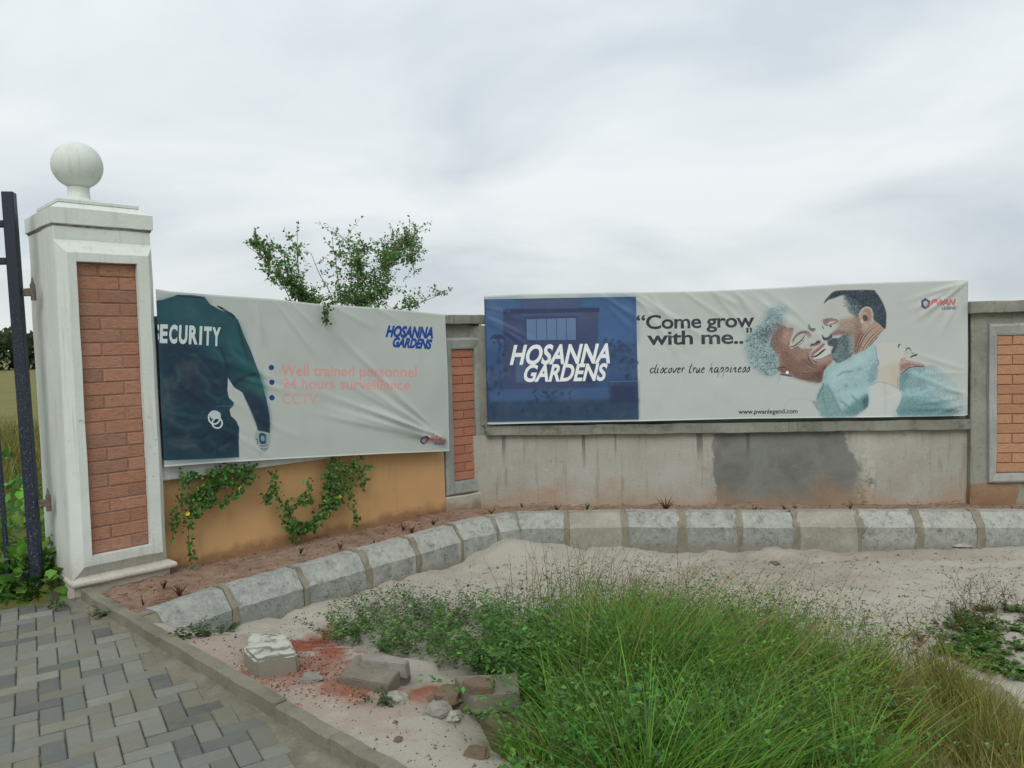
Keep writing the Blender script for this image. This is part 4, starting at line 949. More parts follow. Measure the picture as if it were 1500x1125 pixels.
    for k in range(300):
        x = random.uniform(170, 900); y = random.uniform(95, 500); 
        if inpoly(np.array(x), np.array(y), [(200, 190), (300, 105), (760, 95), (880, 250), (925, 420), (900, 540), (780, 440), (740, 310), (640, 300), (500, 250), (400, 140)]): C.ell(*k2([(x, y)])[0], .5, .35, (78, 96, 110), 0, .5)
    # ear
    C.poly(k2([(590, 380), (620, 330), (660, 300), (715, 298), (755, 330), (772, 390), (760, 450), (740, 510), (690, 580), (640, 620), (620, 590), (640, 540), (610, 500), (600, 440)]), (180, 152, 138), .98, 1)
    C.poly(k2([(640, 360), (690, 320), (735, 350), (745, 410), (720, 480), (690, 500), (700, 420), (680, 370)]), (160, 118, 108), .8, 2); C.poly(k2([(640, 410), (670, 400), (700, 430), (690, 470), (655, 480), (640, 450)]), (74, 52, 54), .9, 1.2); C.stroke(k2([(600, 400), (625, 345), (680, 308), (735, 330), (762, 400)]), .8, (206, 180, 164), .9, .4); C.stroke(k2([(640, 620), (700, 580), (745, 520)]), 1.2, (96, 62, 58), .85, .6); C.ell(*k2([(628, 480)])[0], 1.6, 3, (196, 190, 170), 20, .8, .8)
    # neck folds
    C.poly(k2([(620, 600), (700, 570), (770, 480), (820, 500), (880, 560), (900, 590), (860, 640), (780, 740), (700, 830), (620, 870), (560, 890), (580, 780)]), (172, 140, 120), .95, 1.5)
    C.poly(k2([(560, 700), (620, 610), (650, 640), (610, 760), (580, 860), (530, 890)]), (122, 84, 76), .75, 4)
    for pts in (((590, 850), (630, 740), (690, 640), (780, 560)), ((625, 860), (680, 760), (750, 670), (840, 590)), ((670, 835), (730, 750), (800, 670), (890, 590)), ((575, 840), (600, 740), (640, 660), (700, 600)), ((700, 825), (760, 750), (830, 680))): C.stroke(k2(pts), 1.05, (84, 58, 54), .9, .5); C.stroke(k2([(x-14, y-6) for x, y in pts]), .7, (206, 176, 152), .6, .5)
    # teal shirt, near sleeve
    C.poly(k3([(600, 100), (612, 180), (625, 250), (636, 300), (628, 380), (612, 440), (560, 490), (540, 540), (530, 640), (525, 690), (470, 740), (420, 785), (110, 795), (70, 740), (45, 660), (40, 590), (60, 530), (90, 470), (110, 370), (130, 330), (175, 290), (210, 265), (250, 278), (330, 240), (420, 190), (500, 150), (560, 100)]), (142, 178, 180), 1, .8, tex=nz(.02, .10, 20))
    C.poly(k3([(45, 600), (80, 520), (140, 470), (180, 560), (240, 680), (300, 790), (120, 795), (65, 730)]), (112, 152, 154), .8, 7); C.poly(k3([(300, 760), (380, 660), (460, 600), (530, 560), (530, 650), (520, 690), (440, 770)]), (84, 128, 132), .75, 7); C.poly(k3([(480, 620), (535, 590), (528, 680), (490, 710)]), (54, 92, 98), .8, 4)
    C.poly(k3([(560, 300), (625, 260), (632, 360), (608, 440), (550, 490), (520, 440)]), (120, 160, 164), .7, 6); C.poly(k3([(200, 330), (330, 260), (480, 190), (560, 150), (540, 260), (380, 330), (240, 400)]), (158, 192, 192), .7, 8)
    for q in (((150, 480), (200, 600), (250, 700), (300, 780)), ((100, 540), (110, 640), (150, 760)), ((250, 620), (330, 680), (400, 760)), ((360, 560), (430, 640), (480, 680)), ((230, 400), (300, 360), (400, 350)), ((380, 690), (420, 730), (440, 760))): C.stroke(k3(q), 2.4, (88, 132, 136), .6, 2.2)
    C.stroke(k3([(110, 460), (95, 510), (70, 560), (45, 620)]), 1.2, (58, 88, 94), .85, .6); C.stroke(k3([(600, 110), (612, 190), (628, 270)]), .9, (96, 120, 128), .7, .5); C.stroke(k3([(625, 240), (632, 270), (622, 300)]), 1.4, (76, 66, 76), .8, .5)
    # his back beyond her arm, fading to the right
    xf0 = C.m([(1330, 560)])[0][0]; xf1 = C.m([(1408, 560)])[0][0]; yf = C.m([(1350, 530)])[0][1]; yh = C.m([(1350, 609)])[0][1]-yf
    C.poly(k3([(835, 390), (880, 350), (940, 318), (1010, 312), (1085, 300), (1150, 290), (1230, 340), (1320, 420), (1400, 520), (1440, 600), (1460, 700), (1450, 770), (785, 776), (800, 720), (850, 600), (858, 560), (825, 500)]), (124, 166, 172), .95, 2.5, tex=nz(.02, .10, 22), fade=lambda X_, Y_: 1-.85*sstep(-.1, 1.15, (X_-xf0)/(xf1-xf0)-.35*(Y_-yf)/yh))
    C.poly(k3([(800, 776), (860, 640), (1000, 620), (1200, 640), (1340, 700), (1320, 776)]), (84, 134, 140), .75, 12); C.poly(k3([(835, 400), (900, 345), (930, 360), (900, 450), (860, 540), (830, 490)]), (96, 140, 144), .7, 5); C.stroke(k3([(900, 600), (1100, 530), (1300, 440), (1460, 360)]), 3, (160, 190, 192), .45, 3); C.stroke(k3([(1320, 760), (1400, 730), (1460, 715)]), 1, (90, 130, 134), .7, .6)
    # her arm
    C.poly(k3([(640, 100), (720, 80), (840, 100), (860, 230), (840, 300), (825, 380), (818, 510), (856, 560), (850, 620), (800, 720), (785, 778), (425, 785), (530, 690), (540, 540), (560, 490), (625, 450), (632, 300)]), (184, 190, 184), .8, 2)
    C.poly(k3([(740, 330), (800, 290), (830, 330), (822, 420), (815, 500), (770, 470)]), (164, 160, 148), .6, 5); C.stroke(k3([(818, 380), (815, 440), (812, 505)]), 1.1, (104, 104, 104), .8, .7); C.stroke(k3([(640, 620), (720, 600), (840, 570)]), 3, (196, 200, 194), .6, 3); C.stroke(k3([(535, 560), (530, 680), (440, 775)]), .9, (150, 172, 172), .8, .7); C.stroke(k3([(856, 560), (848, 630), (795, 740)]), .9, (120, 150, 154), .8, .5)
    C.poly(k3([(640, 320), (700, 290), (790, 250), (835, 300), (825, 400), (818, 505), (760, 480), (700, 470), (628, 440), (632, 360)]), (186, 172, 154), .65, 4); C.stroke(k3([(560, 492), (630, 455), (720, 470), (815, 512), (856, 560)]), 1.1, (140, 150, 148), .7, .8); C.poly(k3([(640, 110), (740, 90), (830, 130), (850, 240), (760, 280), (650, 290)]), (190, 180, 164), .4, 6); C.stroke(k3([(690, 480), (700, 600), (690, 780)]), 3, (164, 174, 172), .6, 3)
    # hand with spread fingers
    C.poly(k3([(830, 270), (850, 240), (880, 230), (930, 250), (1000, 262), (1050, 278), (1080, 300), (1040, 310), (980, 302), (930, 312), (880, 340), (835, 385), (828, 330)]), (176, 150, 140), .95, 1.2); C.poly(k3([(845, 300), (880, 280), (930, 272), (940, 300), (890, 330), (845, 345)]), (150, 108, 98), .8, 2.5); C.poly(k3([(940, 280), (1000, 285), (1060, 298), (1040, 308), (970, 302)]), (140, 108, 100), .7, 1.5)
    C.stroke(k3([(838, 385), (885, 345), (935, 315), (1000, 306), (1078, 303)]), 1.3, (52, 44, 50), .9, .5); C.stroke(k3([(850, 250), (880, 232), (940, 245)]), .7, (200, 196, 186), .7, .4)
    for q, w_ in (((820, 128), (826, 100), (842, 98)), 2.0), (((890, 165), (905, 135), (930, 130)), 2.2), (((915, 125), (935, 140), (940, 160)), 1.2), (((935, 220), (960, 205), (1000, 195)), 2.6), (((1000, 180), (995, 195), (970, 190)), 1.3), (((880, 190), (905, 170), (915, 190)), .9), (((845, 245), (860, 230), (900, 225)), .9), (((940, 170), (960, 180), (975, 175)), .9): C.stroke(k3(q), w_, (64, 66, 72), .85, .7)
    c0_ = int(C.m([(1085, 500)])[0][0]); A = C.a[:, c0_:]; l = A.mean(2, keepdims=True); C.a[:, c0_:] = (A*.80+l*.20)*np.where(l < .62, .95, 1)
    C.poly(k3([(850, 150), (900, 140), (930, 170), (930, 220), (880, 230), (850, 220)]), (186, 184, 172), .6, 3)
couple()
C.text('www.pwanlegend.com', (1081.5, 606.3), (1168, 605.2), 6.6, (40, 46, 52), .02, 0, 1, 1.0)
c0_ = int(C.m([(1088, 500)])[0][0]); hh_, ww_ = C.a[:, c0_:].shape[:2]; gn = rng.normal(0, 1, (hh_//3+1, ww_//3+1)).repeat(3, 0).repeat(3, 1)[:hh_, :ww_, None]; lum_ = C.a[:, c0_:].mean(2, keepdims=True); C.a[:, c0_:] += gn*.045*(lum_ < .66)
imR = C.image('couple_banner_print')
# --- left banner
YL = -.10
xl0 = -.024; xl1, zl1 = FL.hit(652, 461, YL); zl0 = FL.hit(238, 684, YL)[1]; ztl = FL.hit(226, 422, YL)[1]; zbr = FL.hit(648, 661, YL)[1]
print('banner L', xl1, zl1, zl0, ztl, zbr)
C = Canvas(FL, YL, xl0, xl1, min(zl0, zbr)-.02, max(ztl, zl1)+.02, 2000, tcol(WHITE))
cC = lambda pts: [(210+x/3.261, 400+y/3.261) for x, y in pts]
def guard():
    body = [(-60, 300), (-40, 150), (55, 133), (90, 128), (140, 112), (160, 104), (230, 106), (290, 114), (318, 150), (372, 178), (420, 196), (452, 222), (478, 290), (512, 370), (550, 480), (568, 545), (585, 600), (600, 680), (603, 765), (545, 752), (535, 715), (505, 640), (470, 570), (430, 545), (402, 498), (398, 560), (405, 595), (430, 620), (425, 635), (408, 650), (415, 680), (440, 705), (455, 740), (450, 800), (456, 880), (90, 896), (-60, 905)]
    C.poly(cC(body), (30, 72, 82), 1, 0, False, tex=nz(.01, .2, 30))
    C.poly(cC([(60, 330), (200, 330), (330, 400), (400, 480), (400, 600), (300, 640), (150, 660), (60, 640)]), (24, 42, 62), .8, 14); C.poly(cC([(70, 700), (200, 660), (410, 660), (450, 740), (440, 870), (90, 880)]), (22, 44, 62), .8, 14)
    C.poly(cC([(380, 230), (450, 240), (500, 380), (470, 460), (420, 420)]), (34, 84, 88), .6, 10); C.poly(cC([(470, 400), (560, 500), (580, 600), (500, 560)]), (36, 92, 92), .7, 10); C.poly(cC([(480, 570), (580, 620), (598, 750), (550, 740)]), (28, 40, 62), .8, 8)
    C.poly(cC([(60, 140), (280, 120), (300, 240), (60, 250)]), (32, 82, 92), .6, 12)
    for q in (((230, 380), (270, 420), (330, 490)), ((150, 430), (170, 500), (130, 560)), ((290, 560), (330, 590), (360, 610)), ((120, 690), (200, 740), (280, 720)), ((300, 780), (350, 830), (400, 850)), ((100, 800), (180, 830), (260, 820)), ((330, 350), (370, 400), (380, 450)), ((90, 600), (150, 640), (220, 620)), ((400, 320), (430, 380), (470, 420)), ((510, 480), (540, 540), (560, 600)), ((250, 470), (300, 520), (310, 560)), ((130, 660), (250, 690), (380, 672)), ((80, 480), (120, 560), (110, 620))):
        C.stroke(cC(q), random.uniform(2.5, 6), (38, 98, 96), .45, 3.5)
    for q in (((360, 350), (390, 420), (400, 490)), ((180, 540), (260, 600), (380, 640)), ((110, 740), (220, 790), (320, 760)), ((320, 850), (400, 800), (440, 760)), ((420, 540), (470, 500), (540, 480)), ((450, 230), (470, 320), (500, 420))): C.stroke(cC(q), random.uniform(3, 6), (16, 30, 46), .55, 3)
    for q in range(70): 
        x = random.uniform(80, 440); y = random.uniform(340, 870); C.stroke(cC([(x, y), (x+random.uniform(15, 50), y+random.uniform(-22, 32)), (x+random.uniform(50, 90), y+random.uniform(-30, 50))]), random.uniform(1, 3), random.choice([(40, 104, 98), (12, 24, 42), (18, 52, 64)]), .3, 2.5) if inpoly(np.array(x), np.array(y), [(60, 330), (380, 330), (390, 600), (440, 750), (440, 880), (80, 880)]) else None
    C.stroke(cC([(150, 108), (230, 116), (292, 118)]), 1.6, (18, 40, 52), .9, 0); C.stroke(cC([(350, 156), (400, 184), (440, 212)]), 3.4, (22, 40, 54), 1, 0); C.stroke(cC([(378, 170), (400, 180), (425, 192)]), 1.2, (150, 160, 160), .8, 0)
    C.poly(cC([(548, 480), (560, 478), (572, 560), (560, 560)]), (40, 100, 98), .4, 4)
    # lettering, slightly arched
    sx = [(34, 327, 'S'), (76, 329, 'E'), (120, 331, 'C'), (166, 333, 'U'), (214, 335, 'R'), (264, 338, 'I'), (286, 340, 'T'), (326, 343, 'Y')]; ws = [42, 40, 42, 44, 46, 16, 40, 44]
    for (x, y, ch), w_ in zip(sx, ws): C.text(ch, cC([(x, y)])[0], cC([(x+w_-3, y+w_*.03)])[0], 26, (200, 208, 206), .045, .0, 1)
    # handcuffs, belt
    C.ell(*cC([(336, 690)])[0], 9.5, 10.5, (196, 206, 206), 0, 1, 0, 2.3); C.ell(*cC([(350, 716)])[0], 8.5, 8.5, (196, 206, 206), 0, 1, 0, 2.3); C.poly(cC([(318, 668), (360, 664), (362, 690), (322, 695)]), (186, 198, 198), 1, 1)
    C.stroke(cC([(345, 636), (425, 634)]), 2, (150, 160, 158), .7, 1)
    C.poly(cC([(402, 500), (432, 548), (468, 573), (500, 642), (531, 717), (542, 758), (530, 800), (505, 888), (459, 890), (453, 800), (457, 740), (442, 705), (416, 682), (410, 652), (432, 632), (431, 618), (406, 595), (399, 560)]), WHITE, 1, 0, False)
    # hand with radio
    C.poly(cC([(540, 756), (600, 765), (606, 800), (590, 850), (565, 852), (545, 820), (530, 790)]), (150, 160, 158), 1, .8); C.poly(cC([(552, 768), (582, 770), (584, 812), (556, 812)]), (36, 66, 92), 1, 0); C.poly(cC([(560, 778), (575, 779), (576, 800), (561, 800)]), (110, 150, 172), 1, 0)
    for q in (((534, 790), (545, 800), (540, 822)), ((552, 822), (575, 826), (596, 818)), ((556, 836), (575, 842), (592, 834)), ((552, 850), (556, 875))): C.stroke(cC(q), 1.2, (62, 74, 80), .9, 0)
    C.ell(*cC([(586, 792)])[0], 1.6, 7, (120, 150, 140), 0, .7, 1)
guard()
for v, u in ((538.3, 397), (560, 397.3), (582.5, 397.6)): C.ell(u, v, 4, 4, (34, 56, 128))
PK = (206, 152, 147)
C.text('Well trained personnel', (411, 550), (609.5, 552.5), 16, PK, .022, 0, 1, 1.02); C.text('24 hours surveillance', (413, 569), (600, 571), 15.5, PK, .022, 0, .95, 1.02); C.text('CCTV', (412.5, 591.5), (465, 592), 15, (198, 160, 152), .02, 0, 1, 1.02)
C.text('HOSANNA', (564.5, 492.5), (634, 495), 16, (28, 66, 142), .06, .32, 1, 1.0); C.text('GARDENS', (574.5, 507.5), (632.5, 511), 14, (28, 66, 142), .06, .32, 1, 1.0)
pwan(C, 617, 637, 32, 15, .9)
imL = C.image('security_banner_print')
LB = dict(x0=C.x0, x1=C.x1, z0=C.z0, z1=C.z1)

def flexmat(name, im):
    t = NT(name); tx = t.n.new('ShaderNodeTexImage'); tx.image = im; tx.extension = 'EXTEND'; uv = t.n.new('ShaderNodeUVMap'); uv.uv_map = 'UVMap'; t.L(uv.outputs[0], tx.inputs[0])
    w = t.world(); d = t.noise(5, 5, .6, w); k = t.mix(t.rng(d, .5, .75, 0, .12), tx.outputs[0], (.25, .24, .2)); t.col(k); t.rough(.5); t.b.inputs['Specular IOR Level'].default_value = .35
    t.bump(t.noise(600, 2, .5, w), .08, .002); return t.m
def banner(name, fr, B, y, topf, botf, wr, im, **k):
    nx, nz_ = 240, 80; xs = np.linspace(B['x0'], B['x1'], nx); V = []; UV = []
    x = xs[:, None]; tz = np.linspace(0, 1, nz_)[None]; zt_ = topf(xs)[:, None]; zb_ = botf(xs)[:, None]; z = zb_+(zt_-zb_)*tz
    x = np.broadcast_to(x, z.shape); disp = wr(x, z); u = (x-B['x0'])/(B['x1']-B['x0']); v = (z-B['z0'])/(B['z1']-B['z0'])
    y0 = y-disp; V = np.stack([x, y0, z], -1).reshape(-1, 3); back = V+np.array([0, .004, 0])
    i = (np.arange(nx-1)[:, None]*nz_+np.arange(nz_-1)[None]).ravel(); Fq = np.stack([i, i+nz_, i+nz_+1, i+1], 1); n = len(V)
    rim = []
    def edge(ids):
        for a, b in zip(ids[:-1], ids[1:]): rim.append((a, b, b+n, a+n))
    edge([q*nz_ for q in range(nx)]); edge([q*nz_+nz_-1 for q in range(nx)]); edge(list(range(nz_))); edge([(nx-1)*nz_+q for q in range(nz_)])
    me = npmesh(name, np.vstack([V, back]), np.vstack([Fq, Fq[:, ::-1]+n, np.array(rim)]), None, True)
    uvl = me.uv_layers.new(name='UVMap'); li = np.empty(len(me.loops), np.int32); me.loops.foreach_get('vertex_index', li); UVv = np.stack([u.ravel(), v.ravel()], 1); UVv = np.vstack([UVv, UVv]); uvl.data.foreach_set('uv', UVv[li].astype(np.float32).ravel())
    o = link(name, me, flexmat(name+'_print', im)); o.location = tuple(fr.P); o.rotation_euler = (0, 0, fr.a); return tag(o, **k)
def ridge(x, z, x0, z0, ang, w, L, amp):
    c, s = math.cos(ang), math.sin(ang); a = (x-x0)*c+(z-z0)*s; b = -(x-x0)*s+(z-z0)*c; wd = w*(.35+np.clip(a/L, 0, 1)); return amp*np.exp(-(b/wd)**2)*sstep(-.02, .08, a)*(1-sstep(L*.5, L, a))
def prof_pts(fr, pts, y):
    q = np.array([fr.hit(u, v, y) for u, v in pts]); return lambda xs: np.interp(xs, q[:, 0], q[:, 1])
rs = random.Random(5)
def wrR(x, z):
    d = (fbm(x*2.2, z*2.2, 70, 3)-.5)*.018+(fbm(x*7, z*3, 71, 2)-.5)*.004
    for k in range(16): d = d+ridge(x, z, rs.uniform(.9, 2.3), RB['z1']-.02, -rs.uniform(.5, 1.0), .02, rs.uniform(.3, .9), rs.uniform(.003, .009))
    for k in range(9): d = d+ridge(x, z, RB['x1'], RB['z1']-.02, math.pi+rs.uniform(.25, 1.4), .016, rs.uniform(.25, .6), rs.uniform(.003, .010))
    for k in range(12): d = d+ridge(x, z, RB['x1'], RB['z0']+rs.uniform(0, .35), math.pi+rs.uniform(-.2, .9)*-1+.5, .014, rs.uniform(.2, .6), rs.uniform(.003, .009))
    for k in range(8): d = d+ridge(x, z, RB['x0'], RB['z1']-.03-rs.uniform(0, .2), -rs.uniform(.2, 1.2), .014, rs.uniform(.2, .6), rs.uniform(.002, .006))
    return d+.004
topR = prof_pts(FR, [(705, 434), (760, 431), (850, 429), (931, 428), (1030, 426.5), (1130, 422), (1230, 416), (1330, 412.5), (1425, 410)], YB)
botR = prof_pts(FR, [(705, 620), (720, 621.5), (800, 619.5), (934, 617), (1100, 613), (1300, 611), (1412, 609), (1425, 606)], YB)
bR = banner('banner', FR, RB, YB, topR, botR, wrR, imR, label='wide printed flex banner of a laughing older couple with blue house panel', cat='banner')
def wrL(x, z):
    d = (fbm(x*2, z*2, 80, 3)-.5)*.022
    for k in range(26): d = d+ridge(x, z, LB['x1']-.03, LB['z0']+rs.uniform(.05, .12), math.pi-rs.uniform(.18, .75), .018, rs.uniform(.5, 1.5), rs.uniform(.003, .011))
    for k in range(10): d = d+ridge(x, z, rs.uniform(.4, 1.6), LB['z1']-.08, -rs.uniform(.4, 1.5), .02, rs.uniform(.2, .6), rs.uniform(.002, .007))
    for k in range(14): d = d+ridge(x, z, rs.uniform(.1, .5), rs.uniform(.6, 1.4), -rs.uniform(.3, .8), .02, rs.uniform(.2, .6), rs.uniform(.002, .006))
    return d+.006
topL = prof_pts(FL, [(212, 421.5), (226, 423), (250, 427), (330, 433), (400, 438), (470, 446), (540, 450), (600, 455), (655, 461)], YL)
botL = prof_pts(FL, [(225, 686), (238, 684), (300, 679), (400, 673), (500, 667.5), (560, 664.5), (655, 661)], YL)
bL = banner('banner', FL, LB, YL, topL, botL, wrL, imL, label='white security banner with guard in dark green uniform seen from behind', cat='banner')
# timber battens behind the banners hold them to the coping
for fr, B, y, own in ((FR, RB, YB, bR), (FL, LB, YL, bL)):
    for x in np.linspace(B['x0']+.1, B['x1']-.15, 5):
        bm = bmesh.new(); box(bm, x, x+.04, y+.03, -.032, .7, B['z1']-.12 if fr is FR else 1.45, .002); bmobj('timber_batten', bm, MT['bark'], own)

# ------------------------------------------------------------------ gate
GP = onz(56, 866, ZR); ga = math.radians(196)
dG = np.array([math.cos(ga), math.sin(ga)])
GLEAN = math.radians(.8)
gate = empty('steel_gate', (GP[0], GP[1], ZR), ga, label='dark blue steel gate leaf with worn paint hinged on the white pillar', cat='gate')
FG = Frame(GP, dG, ZR)
gtop = hitplane(15, 282, GP, np.array([0, 1., 0]))[2]-ZR; print('gate', GP, gtop)
bm = bmesh.new(); box(bm, -.029, .029, -.03, .03, .03, gtop, .004); bmobj('gate_post', bm, MT['gate'], gate)
for x in (.14, .27, .40, .53):
    bm = bmesh.new(); box(bm, x-.011, x+.011, -.011, .011, .10, gtop-.37, .002); bmobj('gate_bar', bm, MT['gate'], gate)
for z in (gtop-.17, gtop-.37, .10):
    bm = bmesh.new(); box(bm, .03, .7, -.018, .018, z-.018, z+.018, .003); bmobj('gate_rail', bm, MT['gate'], gate)
bm = bmesh.new(); box(bm, .66, .72, -.03, .03, .03, gtop, .004); bmobj('gate_post', bm, MT['gate'], gate)
V, f = tube_np([(.16+.09*math.cos(a)*(.5+a/9), 0, gtop-.27+.085*math.sin(a)*(.5+a/9)) for a in np.linspace(0, 5.5, 18)], .006); link('scroll', npmesh('scroll', V, f, None, True), MT['gate'], gate)
for v in (428, 738):
    u = 44 if v < 600 else 67
    fpos = hitplane(u, v, GP, np.array([0, 1., 0])); loc = np.array([fpos[0]-GP[0], fpos[1]-GP[1]]); lx = loc@dG; ly = loc@np.array([-dG[1], dG[0]]); lz = fpos[2]-ZR
    bm = bmesh.new(); box(bm, -.075, -.034, -.012, .012, lz-.02, lz+.02, .003)
    bmesh.ops.create_cone(bm, cap_ends=True, segments=12, radius1=.013, radius2=.013, depth=.09, matrix=Matrix.Translation((-.082, 0, lz)))
    bmesh.ops.create_cone(bm, cap_ends=True, segments=8, radius1=.010, radius2=.003, depth=.04, matrix=Matrix.Translation((-.082, 0, lz+.062)))
    rough(bm, .003, 40, v); bmobj('hinge', bm, MT['rust'], gate)

gate.rotation_euler = (0, GLEAN, ga)
# ------------------------------------------------------------------ foliage generators
def leaf_mesh(P, D, N, L, Wd, col, fold=.25, quad=False):
    """P base, D direction, N normal (n,3); L, Wd (n,); pointed leaves folded on the midrib"""
    D = D/(np.linalg.norm(D, axis=1)[:, None]+1e-9); S = np.cross(D, N); S /= np.linalg.norm(S, axis=1)[:, None]+1e-9; N = np.cross(S, D); n = len(P)
    L = L[:, None]; Wd = Wd[:, None]; up = N*Wd*fold
    if quad:      # six corner leaf
        pts = [P, P+D*L*.30+S*Wd*.5+up, P+D*L*.68+S*Wd*.38+up*.7, P+D*L-N*L*.1, P+D*L*.68-S*Wd*.38+up*.7, P+D*L*.30-S*Wd*.5+up]
        V = np.stack(pts, 1).reshape(-1, 3); b = np.arange(n)[:, None]*6; Fc = np.concatenate([b+np.array([[0, 1, 2, 3]]), b+np.array([[0, 3, 4, 5]])]); rep = 6
    else:
        pts = [P, P+D*L*.45+S*Wd*.5+up, P+D*L, P+D*L*.45-S*Wd*.5+up]
        V = np.stack(pts, 1).reshape(-1, 3); b = np.arange(n)[:, None]*4; Fc = np.concatenate([b+np.array([[0, 1, 2]]), b+np.array([[0, 2, 3]])]); rep = 4
    return V, Fc, np.repeat(col, rep, 0)
def rcol(n, base, var=.3, hue=.15):
    b = np.array(base); k = rng.normal(1, var, (n, 1)).clip(.45, 1.8); h = 1+rng.normal(0, hue, (n, 3)); return (b*k*h).clip(.004, .9)
def rdir(n, up=.4):
    d = rng.normal(0, 1, (n, 3)); d[:, 2] = np.abs(d[:, 2])*.5+up; return d/np.linalg.norm(d, axis=1)[:, None]
def blades(B, H, lean, width, col, seg=4, curl=.6, tip=None):
    """grass blades: B (n,3) bases, H heights, lean (n,2) horizontal bend"""
    n = len(B); t = np.linspace(0, 1, seg+1); ang = rng.uniform(0, math.pi, n); side = np.stack([np.cos(ang), np.sin(ang), np.zeros(n)], 1)
    V = np.empty((n, seg+1, 2, 3)); 
    for i_, q in enumerate(t):
        c = B.copy(); c[:, :2] += lean*(q*(1-curl)+q*q*curl)[..., None] if np.ndim(q) else lean*(q*(1-curl)+q*q*curl); c[:, 2] += H*(q-.12*q*q)
        w_ = (width*(1-q**1.6)+.0004)[:, None]; V[:, i_, 0] = c-side*w_; V[:, i_, 1] = c+side*w_
    b = (np.arange(n)*(seg+1)*2)[:, None]; Fc = np.concatenate([b+np.array([[2*i_, 2*i_+1, 2*i_+3, 2*i_+2]]) for i_ in range(seg)])
    cc = np.repeat(col, (seg+1)*2, 0)
    if tip is not None:
        tq = np.tile(np.repeat(t, 2), n)[:, None]; cc = cc*(1-tq*.6)+np.repeat(tip, (seg+1)*2, 0)*tq*.6
    return V.reshape(-1, 3), Fc, cc
def sample_poly(n, pts, mask=None):
    G = np.array([onsand(u, v)[:2] for u, v in pts]); lo, hi = G.min(0), G.max(0); out = np.empty((0, 2))
    while len(out) < n:
        q = rng.uniform(lo, hi, (n*2, 2)); q = q[inpoly(q[:, 0], q[:, 1], G)]
        if mask is not None: q = q[mask(q[:, 0], q[:, 1]) > rng.random(len(q))]
        out = np.vstack([out, q])
    return out[:n]
def at_ground(q, dz=-.01): return np.column_stack([q, sandfull(q[:, 0], q[:, 1])+dz])
def cat(*parts):
    V = []; T = []; Cc = []; o = 0
    for v, f, c in parts: V.append(v); Cc.append(c); T.append(f+o); o += len(v)
    return np.vstack(V), T, np.vstack(Cc)
def mk(name, parts, mat, parent=None, smooth=True, **k):
    """parts must share the face size; quads and tris are split in two meshes when they differ"""
    q4 = [p for p in parts if p[1].shape[1] == 4]; q3 = [p for p in parts if p[1].shape[1] == 3]; o = None
    if q4 and q3: q3 = [(v, np.column_stack([f, f[:, 2]]), c) for v, f, c in q3]; raise ValueError('mixed')
    V, T, Cc = cat(*(q4 or q3)); return link(name, npmesh(name, V, np.vstack(T), Cc, smooth), mat, parent, **k)
GREEN = (.105, .225, .032); YGREEN = (.23, .30, .050); DGREEN = (.028, .070, .020)

# tall grass clump
gp = [(730, 1010), (790, 960), (900, 938), (1050, 940), (1160, 968), (1220, 1005), (1270, 1050), (1310, 1110), (1320, 1300), (860, 1330), (780, 1180), (725, 1085)]
ga_ = [onsand(u, v)[:2] for u, v in gp]
def clump(x, y): return (.2+.8*sstep(.38, .6, fbm(x*6, y*6, 91, 3)))*(1-.78*sstep(.8, 1.6, x))
n = 26000; q = sample_poly(n, gp, clump); B = at_ground(q); xr = sstep(.5, 1.6, q[:, 0]+rng.normal(0, .25, n))
edge = sstep(0, .35, polydist(q[:, 0], q[:, 1], [tuple(p) for p in ga_+ga_[:1]]))
hmap = .5+.8*fbm(q[:, 0]*2.5, q[:, 1]*2.5, 95, 3); H = (.12+.24*edge)*hmap*rng.uniform(.3, 1.3, n)*(1-.25*xr)
an = rng.uniform(0, 2*math.pi, n); ln = H[:, None]*np.stack([np.cos(an), np.sin(an)], 1)*rng.uniform(.1, 1.25, n)[:, None]+np.stack([H*(.05+.3*xr), np.zeros(n)], 1)
cg = rcol(n, GREEN, .42); cy = rcol(n, YGREEN, .35); col = cg*(1-xr[:, None])+cy*xr[:, None]; col = col*(.62+.75*fbm(q[:, 0]*4.5, q[:, 1]*4.5, 97, 3))[:, None]; dead = rng.random(n) < .10+.12*xr; col[dead] = rcol(dead.sum(), (.22, .19, .09), .2, .05)
mk('tall_grass', [blades(B, H, ln, rng.uniform(.001, .0042, n), col, 4)], MT['grass'], label='tall tangled green grass growing over the sand in the foreground', cat='grass', kind='stuff')
# broad clumps of longer arching blades
nc = 90; qc = sample_poly(nc, [(800, 985), (1000, 960), (1160, 985), (1250, 1060), (1290, 1200), (900, 1250), (800, 1100)]); parts = []
for c0 in qc:
    m_ = rng.integers(25, 55); b = np.repeat(c0[None], m_, 0)+rng.normal(0, .03, (m_, 2)); Hh = rng.uniform(.22, .45, m_)*rng.uniform(.7, 1.15); an = rng.normal(0, 1, (m_, 2)); an /= np.linalg.norm(an, axis=1)[:, None]
    kx = float(sstep(.6, 1.6, c0[0])); base = np.array(GREEN)*(1-kx)+np.array(YGREEN)*kx
    parts.append(blades(at_ground(b), Hh, an*(Hh*rng.uniform(.25, .8, m_))[:, None]+np.array([.08, 0]), rng.uniform(.0015, .0035, m_), rcol(m_, base*1.15, .22), 5, .8))
mk('arching_grass', parts, MT['grass'], label='tufts of long arching blades rising out of the foreground grass', cat='grass', kind='stuff')
